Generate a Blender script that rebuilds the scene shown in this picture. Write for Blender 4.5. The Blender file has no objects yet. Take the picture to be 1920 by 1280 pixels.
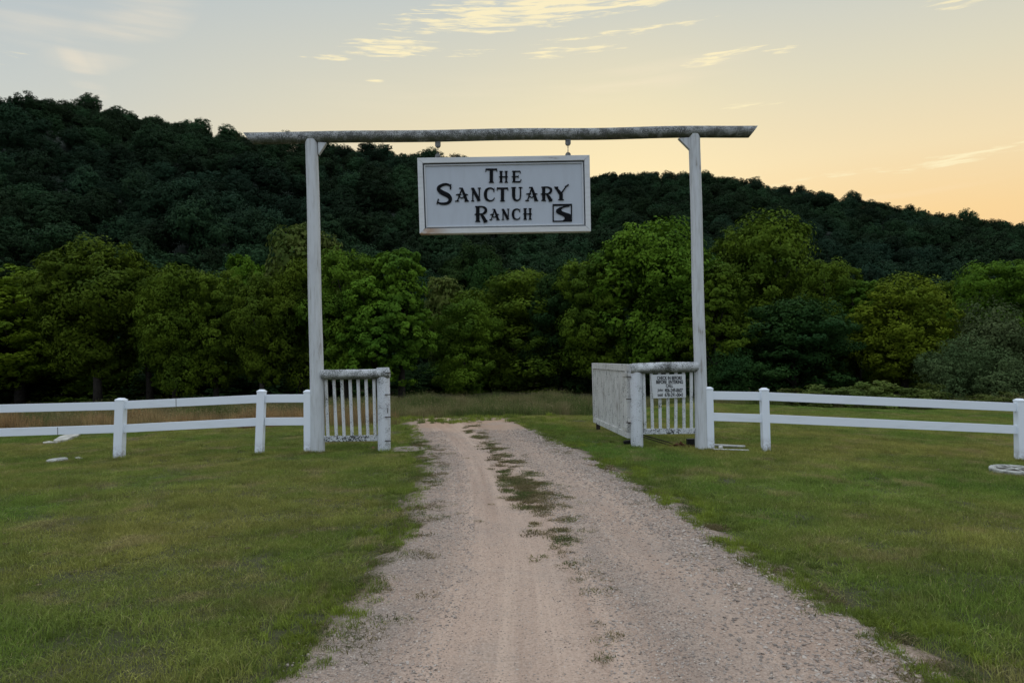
import bpy, bmesh, math, random
import numpy as np
from mathutils import Vector, Matrix
R = math.radians
SC = bpy.context.scene
COL = SC.collection

# ------------------------------------------------------------------ camera
F_PX = 1387.0; CAM_H = 1.55; PITCH = R(1.1); ROLL = -R(1.25)
cam_d = bpy.data.cameras.new('camera'); cam = bpy.data.objects.new('camera', cam_d); COL.objects.link(cam)
cam_d.sensor_width = 36.0; cam_d.lens = 36.0 * F_PX / 1920.0; cam_d.clip_end = 8000; cam_d.clip_start = 0.05
cam.matrix_world = Matrix.Translation((0, 0, CAM_H)) @ Matrix.Rotation(math.pi/2 + PITCH, 4, 'X') @ Matrix.Rotation(ROLL, 4, 'Z')
SC.camera = cam
CM = cam.matrix_world.to_3x3()

# ------------------------------------------------------------------ world
SUN_AZ = R(9.0); SUN_EL = R(6.0)
W = bpy.data.worlds.new('World'); SC.world = W; W.use_nodes = True
SKY_GAIN = 1.0
def build_world():
    nt = W.node_tree; N = nt.nodes; L = nt.links; N.clear()
    def n(t, **k):
        o = N.new(t)
        for a, b in k.items(): setattr(o, a, b)
        return o
    def m(op, a, b=None, c=None):
        o = n('ShaderNodeMath', operation=op)
        for i, v in enumerate((a, b, c)):
            if v is None: continue
            if hasattr(v, 'links'): L.new(v, o.inputs[i])
            else: o.inputs[i].default_value = v
        return o.outputs[0]
    def mixc(f, a, b, mode='MIX'):
        o = n('ShaderNodeMix', data_type='RGBA', blend_type=mode, clamp_factor=True)
        for i, v in ((0, f), (6, a), (7, b)):
            if hasattr(v, 'links'): L.new(v, o.inputs[i])
            else: o.inputs[i].default_value = v if i == 0 else (*v, 1)
        return o.outputs[2]
    def ramp(f, pts):
        o = n('ShaderNodeValToRGB'); L.new(f, o.inputs[0]); el = o.color_ramp.elements
        el[0].position, el[0].color = pts[0][0], (*pts[0][1], 1); el[1].position, el[1].color = pts[-1][0], (*pts[-1][1], 1)
        for p, c in pts[1:-1]:
            e = el.new(p); e.color = (*c, 1)
        return o.outputs[0]
    tc = n('ShaderNodeTexCoord'); sp = n('ShaderNodeSeparateXYZ'); L.new(tc.outputs['Generated'], sp.inputs[0])
    X, Y, Z = sp.outputs
    el = m('DIVIDE', m('ARCSINE', Z), math.pi/2)          # -1..1
    az = m('ARCTAN2', X, Y)
    sky = n('ShaderNodeTexSky', sky_type='NISHITA', sun_disc=False, sun_elevation=SUN_EL, sun_rotation=SUN_AZ,
            air_density=1.0, dust_density=2.0, ozone_density=1.0)
    nish = mixc(1.0, sky.outputs[0], (0.05, 0.05, 0.05), 'MULTIPLY')
    # thin bright veil of high haze lit by the low sun: colour by height, warmer round the sun's bearing
    el01 = m('MAXIMUM', el, 0.0)
    warm = ramp(el01, [(0.0, (1.0, .58, .26)), (.10, (1.0, .70, .34)), (.15, (.94, .77, .48)), (.21, (.78, .73, .55)), (.30, (.56, .62, .625)), (.5, (.90, 1.0, 1.08)), (1, (1.15, 1.28, 1.46))])
    cool = ramp(el01, [(0.0, (.68, .64, .50)), (.12, (.76, .74, .58)), (.20, (.60, .64, .62)), (.27, (.50, .57, .61)), (.32, (.49, .57, .63)), (.5, (.90, 1.0, 1.12)), (1, (1.15, 1.28, 1.46))])
    cs = m('COSINE', m('SUBTRACT', az, R(14)))
    prox = m('POWER', m('MAXIMUM', m('MULTIPLY_ADD', cs, .5, .5), 0.0), 6.0)
    prox = n('ShaderNodeMapRange', interpolation_type='SMOOTHSTEP')
    L.new(cs, prox.inputs[0]); prox.inputs[1].default_value = math.cos(R(52)); prox.inputs[2].default_value = math.cos(R(12)); 
    away = ramp(el01, [(0.0, (.36, .41, .50)), (.12, (.50, .56, .66)), (.3, (.82, .92, 1.05)), (.5, (1.05, 1.16, 1.32)), (1, (1.15, 1.28, 1.46))])
    bk = n('ShaderNodeMapRange', interpolation_type='SMOOTHSTEP'); L.new(cs, bk.inputs[0]); bk.inputs[1].default_value = .55; bk.inputs[2].default_value = -.5
    veil = mixc(bk.outputs[0], mixc(prox.outputs[0], cool, warm), away)
    # soft glow at the place where the sun went down
    dot = n('ShaderNodeVectorMath', operation='DOT_PRODUCT'); L.new(tc.outputs['Generated'], dot.inputs[0])
    a_, e_ = R(8), R(11); dot.inputs[1].default_value = (math.sin(a_)*math.cos(e_), math.cos(a_)*math.cos(e_), math.sin(e_))
    g = m('POWER', m('MAXIMUM', dot.outputs['Value'], 0.0), 60.0)
    veil = mixc(m('MULTIPLY', g, .55), veil, (1.0, .86, .50))
    base = mixc(0.93, nish, veil)
    # wispy clouds : cloud space = (azimuth, elevation) stretched
    cmb = n('ShaderNodeCombineXYZ'); L.new(m('MULTIPLY', az, 22.0), cmb.inputs[0]); L.new(m('MULTIPLY', el, 380.0), cmb.inputs[1])
    tilt = n('ShaderNodeMapping'); L.new(cmb.outputs[0], tilt.inputs[0]); tilt.inputs['Rotation'].default_value = (0, 0, R(-4))
    no = n('ShaderNodeTexNoise'); L.new(tilt.outputs[0], no.inputs[0]); no.inputs['Scale'].default_value = 1.0; no.inputs['Detail'].default_value = 7; no.inputs['Roughness'].default_value = .62
    no.inputs['Distortion'].default_value = .4
    no2 = n('ShaderNodeTexNoise'); L.new(tilt.outputs[0], no2.inputs[0]); no2.inputs['Scale'].default_value = .22; no2.inputs['Detail'].default_value = 5
    def dirn(px, py):
        v = (CM @ Vector((px-960, 640-py, -F_PX))).normalized(); return math.atan2(v.x, v.y), math.asin(v.z)
    def patch(px, py, wpx, hpx, slope=0.0, pw=1.0):
        a0, e0 = dirn(px, py)
        da = m('SUBTRACT', az, a0); de = m('SUBTRACT', m('MULTIPLY', el, math.pi/2), e0)
        de = m('SUBTRACT', de, m('MULTIPLY', da, slope))
        u = m('DIVIDE', da, wpx/F_PX); v = m('DIVIDE', de, hpx/F_PX)
        r2 = m('ADD', m('MULTIPLY', u, u), m('MULTIPLY', v, v))
        return m('MULTIPLY', m('MAXIMUM', m('SUBTRACT', 1.0, r2), 0.0), pw)
    def acc(ps):
        o = ps[0]
        for p in ps[1:]: o = m('MAXIMUM', o, p)
        return o
    crisp = acc([patch(1060, 4, 380, 40, .10, 1.15), patch(930, 30, 140, 22, .12), patch(1180, 60, 200, 9, .05, .6), patch(620, 108, 60, 6, .05, .6), patch(1560, 330, 120, 7, .05, .6), patch(735, 90, 105, 22, .03), patch(1240, -4, 260, 14, .02, .8),
                 patch(880, 100, 62, 7, .05, .8), patch(1040, 98, 70, 12, .03, .75), patch(1130, 92, 50, 9, 0, .7), patch(1345, 104, 95, 7, .06), patch(1320, 118, 50, 9, .05, .8),
                 patch(1460, 94, 40, 8, 0, .7), patch(700, 152, 22, 5, 0, .8), patch(1412, 197, 60, 6, -.02, .7), patch(1800, 297, 150, 13, .06, .75), patch(1790, 4, 60, 12, -.1, .5),
                 patch(-400, 60, 300, 30, .1, .7), patch(2400, 150, 320, 24, .05, .7), patch(800, -330, 700, 40, .05, .6)])
    t = m('MULTIPLY', crisp, 1.0)
    cr = n('ShaderNodeMapRange', interpolation_type='SMOOTHSTEP'); L.new(m('ADD', no.outputs[0], m('MULTIPLY', t, .24)), cr.inputs[0]); cr.inputs[1].default_value = .57; cr.inputs[2].default_value = .80
    crv = m('MULTIPLY', cr.outputs[0], m('MINIMUM', m('MULTIPLY', t, 6.0), 1.0))
    soft = acc([patch(235, 55, 130, 60, .5, .45), patch(150, 128, 46, 46, -1.0, .55), patch(175, 100, 30, 60, 0, .4), patch(60, 40, 120, 40, 0, .3), patch(1150, 160, 260, 30, .1, .4), patch(1250, 150, 160, 20, .1, .35),
                patch(1750, 350, 160, 12, .05, .3), patch(900, 180, 400, 40, 0, .15), patch(1000, -500, 1500, 160, 0, .3)])
    sf = n('ShaderNodeMapRange', interpolation_type='SMOOTHSTEP'); L.new(no2.outputs[0], sf.inputs[0]); sf.inputs[1].default_value = .38; sf.inputs[2].default_value = .72
    sfv = m('MULTIPLY', m('MULTIPLY', soft, sf.outputs[0]), .8)
    base = mixc(sfv, base, (1.0, .84, .62))
    base = mixc(m('MULTIPLY', crv, .9), base, (1.0, .88, .56))
    bg = n('ShaderNodeBackground'); L.new(base, bg.inputs[0]); bg.inputs[1].default_value = SKY_GAIN
    out = n('ShaderNodeOutputWorld'); L.new(bg.outputs[0], out.inputs[0])
build_world()
try: W.cycles.sampling_method = 'MANUAL'; W.cycles.sample_map_resolution = 512
except Exception: pass

sun_d = bpy.data.lights.new('sun', 'SUN'); sun = bpy.data.objects.new('sun', sun_d); COL.objects.link(sun)
sun_d.energy = 2.0; sun_d.angle = R(0.6); sun_d.color = (1, .72, .42)
sd = Vector((math.sin(SUN_AZ)*math.cos(SUN_EL), math.cos(SUN_AZ)*math.cos(SUN_EL), math.sin(SUN_EL)))
sun.rotation_euler = sd.to_track_quat('Z', 'Y').to_euler()

VS = SC.view_settings; VS.view_transform = 'Standard'; VS.look = 'None'; VS.exposure = 0.0; VS.gamma = 1.0; VS.use_curve_mapping = False
SC.render.engine = 'CYCLES'
SC.cycles.max_bounces = 6; SC.cycles.diffuse_bounces = 3; SC.cycles.transparent_max_bounces = 8
SC.cycles.caustics_reflective = False; SC.cycles.caustics_refractive = False

# ------------------------------------------------------------------ helpers
def P(px, py, Y):
    d = CM @ Vector((px-960, 640-py, -F_PX)); t = Y/d.y
    return Vector((d.x*t, Y, CAM_H + d.z*t))
def sstep(a, b, x):
    t = np.clip((np.asarray(x, float)-a)/(b-a), 0, 1); return t*t*(3-2*t)
def terr(x, y):
    x = np.asarray(x, float); y = np.asarray(y, float)
    lat = -0.055*np.log1p(np.exp((np.minimum(x, 14)-1.7)*1.6))/1.6 * sstep(-4, 9, y)
    latl = -0.006*np.clip(-x-3, 0, 10)
    yc = 18.3 + 7.0*sstep(2.5, 6.5, x)
    d = np.maximum(y-yc, 0)
    drop = -0.095*d*d/(d+1.2)
    drop = np.maximum(drop, -0.9 - 0.003*d)
    drop = np.where(drop < -0.7, -0.7-(1-np.exp((drop+0.7)/0.5))*0.5, drop)
    return lat + latl + drop
def TZ(x, y): return float(terr(x, y))
def G(px, py):
    d = CM @ Vector((px-960, 640-py, -F_PX)); lo, hi = 0.5, 3000.0
    t = .5/d.y
    prev = t
    while t*d.y < 400:
        x, y, z = d.x*t, d.y*t, CAM_H+d.z*t
        if z < TZ(x, y):
            for _ in range(25):
                mid = (prev+t)/2
                if CAM_H+d.z*mid < TZ(d.x*mid, d.y*mid): t = mid
                else: prev = mid
            return Vector((d.x*t, d.y*t, TZ(d.x*t, d.y*t)))
        prev = t; t *= 1.01
    return None

def tag(o, label=None, cat=None, group=None, kind=None):
    if label: o['label'] = label
    if cat: o['category'] = cat
    if group: o['group'] = group
    if kind: o['kind'] = kind
    return o
def empty(name, loc, label, cat, group=None):
    o = bpy.data.objects.new(name, None); COL.objects.link(o); o.location = loc; o.empty_display_size = .2
    return tag(o, label, cat, group)
def link(name, me, mat=None, parent=None, loc=None):
    o = bpy.data.objects.new(name, me); COL.objects.link(o)
    if mat and not me.materials: me.materials.append(mat)
    if parent:
        o.parent = parent
        if parent.type == 'EMPTY' and loc is None:    # meshes are built in world space
            o.matrix_parent_inverse = Matrix.Identity(4); o.location = -parent.location
    if loc is not None: o.location = loc
    return o
def link_local(name, me, mat, parent, loc=(0, 0, 0)):
    o = bpy.data.objects.new(name, me); COL.objects.link(o)
    if mat and not me.materials: me.materials.append(mat)
    o.parent = parent; o.location = loc
    return o
def from_bm(bm, name, smooth=False):
    bmesh.ops.recalc_face_normals(bm, faces=bm.faces)
    me = bpy.data.meshes.new(name); bm.to_mesh(me); bm.free()
    if smooth: me.shade_smooth()
    return me
def np_mesh(name, V, Fc, uv=None):
    V = np.asarray(V, np.float32).reshape(-1, 3); Fc = np.asarray(Fc, np.int32); k = Fc.shape[1]
    me = bpy.data.meshes.new(name); me.vertices.add(len(V)); me.vertices.foreach_set('co', V.ravel())
    me.loops.add(Fc.size); me.loops.foreach_set('vertex_index', Fc.ravel())
    me.polygons.add(len(Fc)); me.polygons.foreach_set('loop_start', np.arange(len(Fc), dtype=np.int32)*k)
    if uv is not None:
        ul = me.uv_layers.new(name='UVMap'); ul.data.foreach_set('uv', np.asarray(uv, np.float32)[Fc.ravel()].ravel())
    me.update(calc_edges=True); me.validate(); return me

# ------------------------------------------------------------------ materials
class MT:
    def __init__(s, name):
        s.m = bpy.data.materials.new(name); s.m.use_nodes = True; s.nt = s.m.node_tree; s.N = s.nt.nodes; s.L = s.nt.links
        s.b = s.N['Principled BSDF']; s.out = s.N['Material Output']
        s.b.inputs['Roughness'].default_value = .8; s.b.inputs['Specular IOR Level'].default_value = .25
    def n(s, t, **k):
        o = s.N.new(t)
        for a, b in k.items(): setattr(o, a, b)
        return o
    def put(s, sock, v):
        if hasattr(v, 'links'): s.L.new(v, sock)
        elif isinstance(v, tuple) and len(v) == 3 and sock.type == 'RGBA': sock.default_value = (*v, 1)
        else: sock.default_value = v
    def math(s, op, a, b=None, c=None):
        o = s.n('ShaderNodeMath', operation=op)
        for i, v in enumerate((a, b, c)):
            if v is not None: s.put(o.inputs[i], v)
        return o.outputs[0]
    def mix(s, f, a, b, mode='MIX'):
        o = s.n('ShaderNodeMix', data_type='RGBA', blend_type=mode, clamp_factor=True)
        s.put(o.inputs[0], f); s.put(o.inputs[6], a); s.put(o.inputs[7], b); return o.outputs[2]
    def coord(s, which='Object', scale=(1, 1, 1)):
        if which == 'World': g = s.n('ShaderNodeNewGeometry').outputs['Position']
        else: g = s.n('ShaderNodeTexCoord').outputs[which]
        mp = s.n('ShaderNodeMapping'); s.L.new(g, mp.inputs[0]); mp.inputs['Scale'].default_value = scale
        return mp.outputs[0]
    def noise(s, vec, scale, detail=4, rough=.55, dist=0):
        o = s.n('ShaderNodeTexNoise'); s.L.new(vec, o.inputs[0]); o.inputs['Scale'].default_value = scale
        o.inputs['Detail'].default_value = detail; o.inputs['Roughness'].default_value = rough; o.inputs['Distortion'].default_value = dist
        return o.outputs[0]
    def rng(s, v, a, b, c=0., d=1.):
        o = s.n('ShaderNodeMapRange', interpolation_type='SMOOTHSTEP'); s.put(o.inputs[0], v)
        for i, q in enumerate((a, b, c, d)): o.inputs[i+1].default_value = q
        return o.outputs[0]
    def bump(s, h, strength, dist=.01):
        o = s.n('ShaderNodeBump'); s.L.new(h, o.inputs['Height']); o.inputs['Strength'].default_value = strength; o.inputs['Distance'].default_value = dist
        s.L.new(o.outputs[0], s.b.inputs['Normal'])
    def color(s, c): s.put(s.b.inputs['Base Color'], c)

def plain(name, c, rough=.7, metal=0, spec=.3, var=.12, sc=30):
    t = MT(name); t.b.inputs['Roughness'].default_value = rough; t.b.inputs['Metallic'].default_value = metal; t.b.inputs['Specular IOR Level'].default_value = spec
    n = t.noise(t.coord(), sc, 5)
    t.color(t.mix(t.rng(n, .35, .7), c, tuple(x*(1-var*2) for x in c))); t.bump(n, .2, .003); return t.m
def paint(name, base, wear, fleck=0.0, green=0.0, vert=True, dirt_z=None, fleck_scale=55, streaks=.25):
    """old white paint: grey streaks along the grain, bare wood showing through, small dark lichen flecks"""
    t = MT(name); t.b.inputs['Roughness'].default_value = .62
    sc = (9, 9, .8) if vert else (.8, 9, 9)
    co = t.coord('Object', sc); c1 = t.coord('Object')
    st = t.noise(co, 2.6, 6, .65); big = t.noise(c1, 1.7, 4); fine = t.noise(c1, 30, 4, .6)
    col = t.mix(t.rng(st, .40, .75, 0, streaks), base, (.30, .29, .26))
    col = t.mix(t.rng(big, .45, .75, 0, .35), col, tuple(x*.72 for x in base))
    ws = t.math('ADD', t.math('MULTIPLY', st, .55), t.math('MULTIPLY', big, .5))
    col = t.mix(t.rng(ws, .66-wear*.22, .72-wear*.18, 0, .75), col, (.24, .205, .17))
    if fleck > 0:
        f1 = t.noise(t.coord('Object'), fleck_scale, 3, .7); f2 = t.noise(c1, 6, 3)
        fm = t.math('ADD', f1, t.math('MULTIPLY', t.math('SUBTRACT', f2, .5), .5))
        col = t.mix(t.rng(fm, .62-fleck*.16, .65-fleck*.15), col, (.075, .078, .072))
    if green > 0:  # shade painted on downward faces as a dark green tint
        gz = t.n('ShaderNodeNewGeometry').outputs['Normal']; sp = t.n('ShaderNodeSeparateXYZ'); t.L.new(gz, sp.inputs[0])
        under_shade = t.math('MULTIPLY', t.rng(sp.outputs[2], .15, -.75), t.rng(t.noise(c1, 9, 4), .3, .6, .2, 1))
        col = t.mix(t.math('MULTIPLY', under_shade, green), col, (.075, .085, .05))
    if dirt_z is not None:
        wz = t.n('ShaderNodeSeparateXYZ'); t.L.new(t.n('ShaderNodeNewGeometry').outputs['Position'], wz.inputs[0])
        dm = t.math('MULTIPLY', t.rng(wz.outputs[2], dirt_z+.28, dirt_z+.02), t.rng(t.noise(c1, 13, 4, .7), .38, .66))
        col = t.mix(t.math('MULTIPLY', dm, .8), col, (.16, .14, .13))
    t.color(col); t.bump(t.math('ADD', st, t.math('MULTIPLY', fine, .5)), .35, .006); return t.m

M = {}
M['vinyl'] = (lambda t: (t.b.inputs.__getitem__('Roughness').__setattr__('default_value', .45),
    t.color(t.mix(t.rng(t.noise(t.coord('Object', (1, 6, 6)), 2.2, 5, .6), .5, .8, 0, .4), (.83, .88, .94), (.62, .66, .67))), t.bump(t.noise(t.coord(), 5, 3), .12, .004), t.m)[-1])(MT('vinyl_rail_white'))
def vinyl_post():
    t = MT('vinyl_post_white'); t.b.inputs['Roughness'].default_value = .45
    wz = t.n('ShaderNodeSeparateXYZ'); t.L.new(t.coord('Object'), wz.inputs[0])
    c = t.mix(t.rng(t.noise(t.coord('Object', (6, 6, 1)), 2.2, 5, .6), .5, .8, 0, .4), (.83, .88, .94), (.62, .66, .67))
    dm = t.math('MULTIPLY', t.rng(wz.outputs[2], .26, .05), t.rng(t.noise(t.coord('Object'), 11, 5, .7), .36, .6))
    t.color(t.mix(t.math('MULTIPLY', dm, .6), c, (.20, .18, .17))); return t.m
M['vpost'] = vinyl_post()
M['post'] = paint('weathered_white_post', (.62, .645, .66), .22, 0, 0, True, None, streaks=.5)
M['gatepost'] = paint('flecked_white_post', (.66, .69, .72), .12, .12, .2, True, None, 85)
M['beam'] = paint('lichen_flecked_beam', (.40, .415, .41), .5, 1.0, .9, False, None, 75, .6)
M['log'] = paint('lichen_flecked_log', (.60, .62, .62), .1, .78, .75, False, None, 100)
M['baluster'] = paint('worn_white_baluster', (.66, .68, .68), .35, .12, 0, True, None, 80)
M['brail'] = paint('worn_white_bottom_rail', (.58, .60, .61), .25, .55, 0, False, None, 45)
M['board'] = paint('old_white_gate_board', (.66, .66, .63), .30, .08, 0, True, None, 60, .6)
M['signframe'] = paint('sign_frame_white', (.66, .68, .69), .03, 0, 0, False, None, streaks=.2)
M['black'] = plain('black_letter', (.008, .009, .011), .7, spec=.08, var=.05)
M['metal'] = plain('weathered_galvanised_metal', (.20, .20, .19), .5, .6, .5, .3)
M['iron'] = plain('dark_rusty_iron', (.06, .045, .035), .7, .4, .4, .3)
M['pvc'] = plain('white_plastic_pipe', (.62, .61, .57), .5, var=.15, sc=12)
M['lid'] = plain('chalky_white_lid', (.52, .52, .47), .8, var=.3, sc=14)
M['slab'] = plain('pale_concrete_slab', (.58, .56, .49), .9, var=.22, sc=9)
M['rubber'] = plain('black_plastic', (.015, .015, .015), .6)
M['leaf_litter'] = plain('dry_leaf_brown', (.22, .10, .055), .9, var=.3)
M['bark'] = plain('grey_brown_bark', (.04, .034, .027), .9, var=.3, sc=6)
def sign_panel():
    t = MT('sign_panel_blue_grey'); t.b.inputs['Roughness'].default_value = .5
    c1 = t.coord('Object'); n = t.noise(t.coord('Object', (3, 1, .7)), 3, 5, .6)
    c = t.mix(t.rng(n, .4, .75, 0, .35), (.50, .545, .60), (.42, .45, .49)); t.color(c); t.bump(t.noise(c1, 20, 3), .05, .002); return t.m
M['panel'] = sign_panel()
def rust_frame():
    t = MT('sign_frame_rust_stained'); t.b.inputs['Roughness'].default_value = .6
    n = t.noise(t.coord('Object', (1, 3, 3)), 4, 5, .65); sp = t.n('ShaderNodeSeparateXYZ'); t.L.new(t.coord('Object'), sp.inputs[0])
    x0 = P(787, 440, 12.4).x
    mk = t.math('MULTIPLY', t.rng(sp.outputs[0], x0+.62, x0+.05), t.rng(n, .30, .5))
    c = t.mix(t.rng(n, .4, .8, 0, .3), (.66, .67, .66), (.38, .37, .34)); t.color(t.mix(t.math('MULTIPLY', mk, .85), c, (.36, .19, .08))); return t.m
M['signrust'] = rust_frame()

def foliage(name, c1, c2, c3, trans=.3, rough=.75, nscale=.35, vary=.5):
    """leaf colour varies from leaf to leaf, clump to clump and tree to tree"""
    t = MT(name); N = t.n
    g = N('ShaderNodeNewGeometry'); oi = N('ShaderNodeObjectInfo')
    n = t.noise(t.coord('World'), nscale, 3)
    col = t.mix(g.outputs['Random Per Island'], c1, c2)
    col = t.mix(t.rng(n, .42, .68, 0, .75), col, c3)
    hs = N('ShaderNodeHueSaturation'); t.L.new(col, hs.inputs['Color'])
    t.L.new(t.math('MULTIPLY_ADD', oi.outputs['Random'], vary, 1-vary*.5), hs.inputs['Value'])
    t.L.new(t.math('MULTIPLY_ADD', oi.outputs['Random'], .03, .485), hs.inputs['Hue'])
    df = t.b; t.L.new(hs.outputs[0], df.inputs['Base Color']); df.inputs['Roughness'].default_value = rough; df.inputs['Specular IOR Level'].default_value = .06
    tr = N('ShaderNodeBsdfTranslucent'); t.L.new(hs.outputs[0], tr.inputs[0])
    mx = N('ShaderNodeMixShader'); mx.inputs[0].default_value = trans; t.L.new(df.outputs[0], mx.inputs[1]); t.L.new(tr.outputs[0], mx.inputs[2]); t.L.new(mx.outputs[0], t.out.inputs[0])
    return t.m
M['f_green'] = foliage('leaf_mid_green', (.076, .140, .010), (.128, .200, .018), (.042, .088, .010), .2)
M['f_yellow'] = foliage('leaf_yellow_green', (.110, .165, .010), (.170, .220, .016), (.062, .108, .010), .22)
M['f_dark'] = foliage('leaf_dark_green', (.022, .050, .012), (.038, .074, .016), (.016, .042, .012), .22)
M['f_grey'] = foliage('leaf_grey_green', (.080, .125, .045), (.125, .170, .065), (.058, .100, .035), .25)
M['f_olive'] = foliage('leaf_olive', (.085, .125, .020), (.150, .170, .045), (.050, .085, .016), .3)
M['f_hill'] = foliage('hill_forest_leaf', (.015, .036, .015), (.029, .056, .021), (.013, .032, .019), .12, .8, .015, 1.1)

def lawn_colors(t):
    """mown lawn: greener, olive and straw patches"""
    w = t.coord('World')
    a = t.noise(w, .35, 4, .6); b = t.noise(w, 1.3, 4, .6, .3); c = t.noise(w, .12, 2)
    col = t.mix(t.rng(a, .36, .62), (.084, .114, .020), (.150, .146, .036))
    col = t.mix(t.rng(c, .45, .62, 0, .7), col, (.054, .116, .014))
    col = t.mix(t.rng(b, .51, .68, 0, .62), col, (.180, .142, .066))
    return col
def grass_mat(name, straw=.25, boost=1.0, mode='lawn'):
    t = MT(name); g = t.n('ShaderNodeNewGeometry'); oi = t.n('ShaderNodeObjectInfo')
    if mode == 'lawn': col = lawn_colors(t)
    elif mode == 'dry':
        w = t.coord('World'); a = t.noise(w, .3, 3)
        col = t.mix(t.rng(a, .4, .6), (.34, .22, .10), (.24, .185, .08))
    elif mode == 'meadow':
        w = t.coord('World'); a = t.noise(w, .5, 3)
        col = t.mix(t.rng(a, .38, .62), (.095, .130, .03), (.20, .175, .075))
    elif mode == 'edge':
        w = t.coord('World'); a = t.noise(w, 1.0, 3)
        col = t.mix(t.rng(a, .38, .62), (.13, .165, .02), (.095, .125, .025))
    else:
        w = t.coord('World'); a = t.noise(w, 2.0, 3)
        col = t.mix(t.rng(a, .38, .62), (.095, .125, .03), (.17, .135, .06))
    col = t.mix(t.rng(g.outputs['Random Per Island'], 1-straw, 1-straw+.05), col, (.22, .18, .09))
    hs = t.n('ShaderNodeHueSaturation'); t.L.new(col, hs.inputs['Color'])
    v = t.math('MULTIPLY', t.math('MULTIPLY_ADD', g.outputs['Random Per Island'], .5, .75), t.math('MULTIPLY_ADD', oi.outputs['Random'], .7, .65))
    t.L.new(t.math('MULTIPLY', v, boost), hs.inputs['Value'])
    t.L.new(hs.outputs[0], t.b.inputs['Base Color']); tr = t.n('ShaderNodeBsdfTranslucent'); t.L.new(hs.outputs[0], tr.inputs[0])
    mx = t.n('ShaderNodeMixShader'); mx.inputs[0].default_value = .3; t.L.new(t.b.outputs[0], mx.inputs[1]); t.L.new(tr.outputs[0], mx.inputs[2]); t.L.new(mx.outputs[0], t.out.inputs[0])
    return t.m
M['lawn'] = grass_mat('lawn_blade', .05, 2.05); M['dry'] = grass_mat('dry_tall_grass', .2, 1.1, 'dry'); M['meadow'] = grass_mat('meadow_grass', .15, 1.1, 'meadow')
M['edge'] = grass_mat('bright_edge_grass', .06, 1.6, 'edge'); M['weed'] = grass_mat('track_weed', .2, 1.0, 'weed')
def ground_mat():
    t = MT('lawn_soil'); col = lawn_colors(t); n = t.noise(t.coord('World'), 22, 5, .7)
    t.color(t.mix(t.rng(n, .3, .6, .55, .9), col, (.052, .048, .024))); t.bump(n, .8, .03); return t.m
M['ground'] = ground_mat()
t = MT('hill_floor'); t.color((.012, .022, .012)); M['hill'] = t.m
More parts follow.
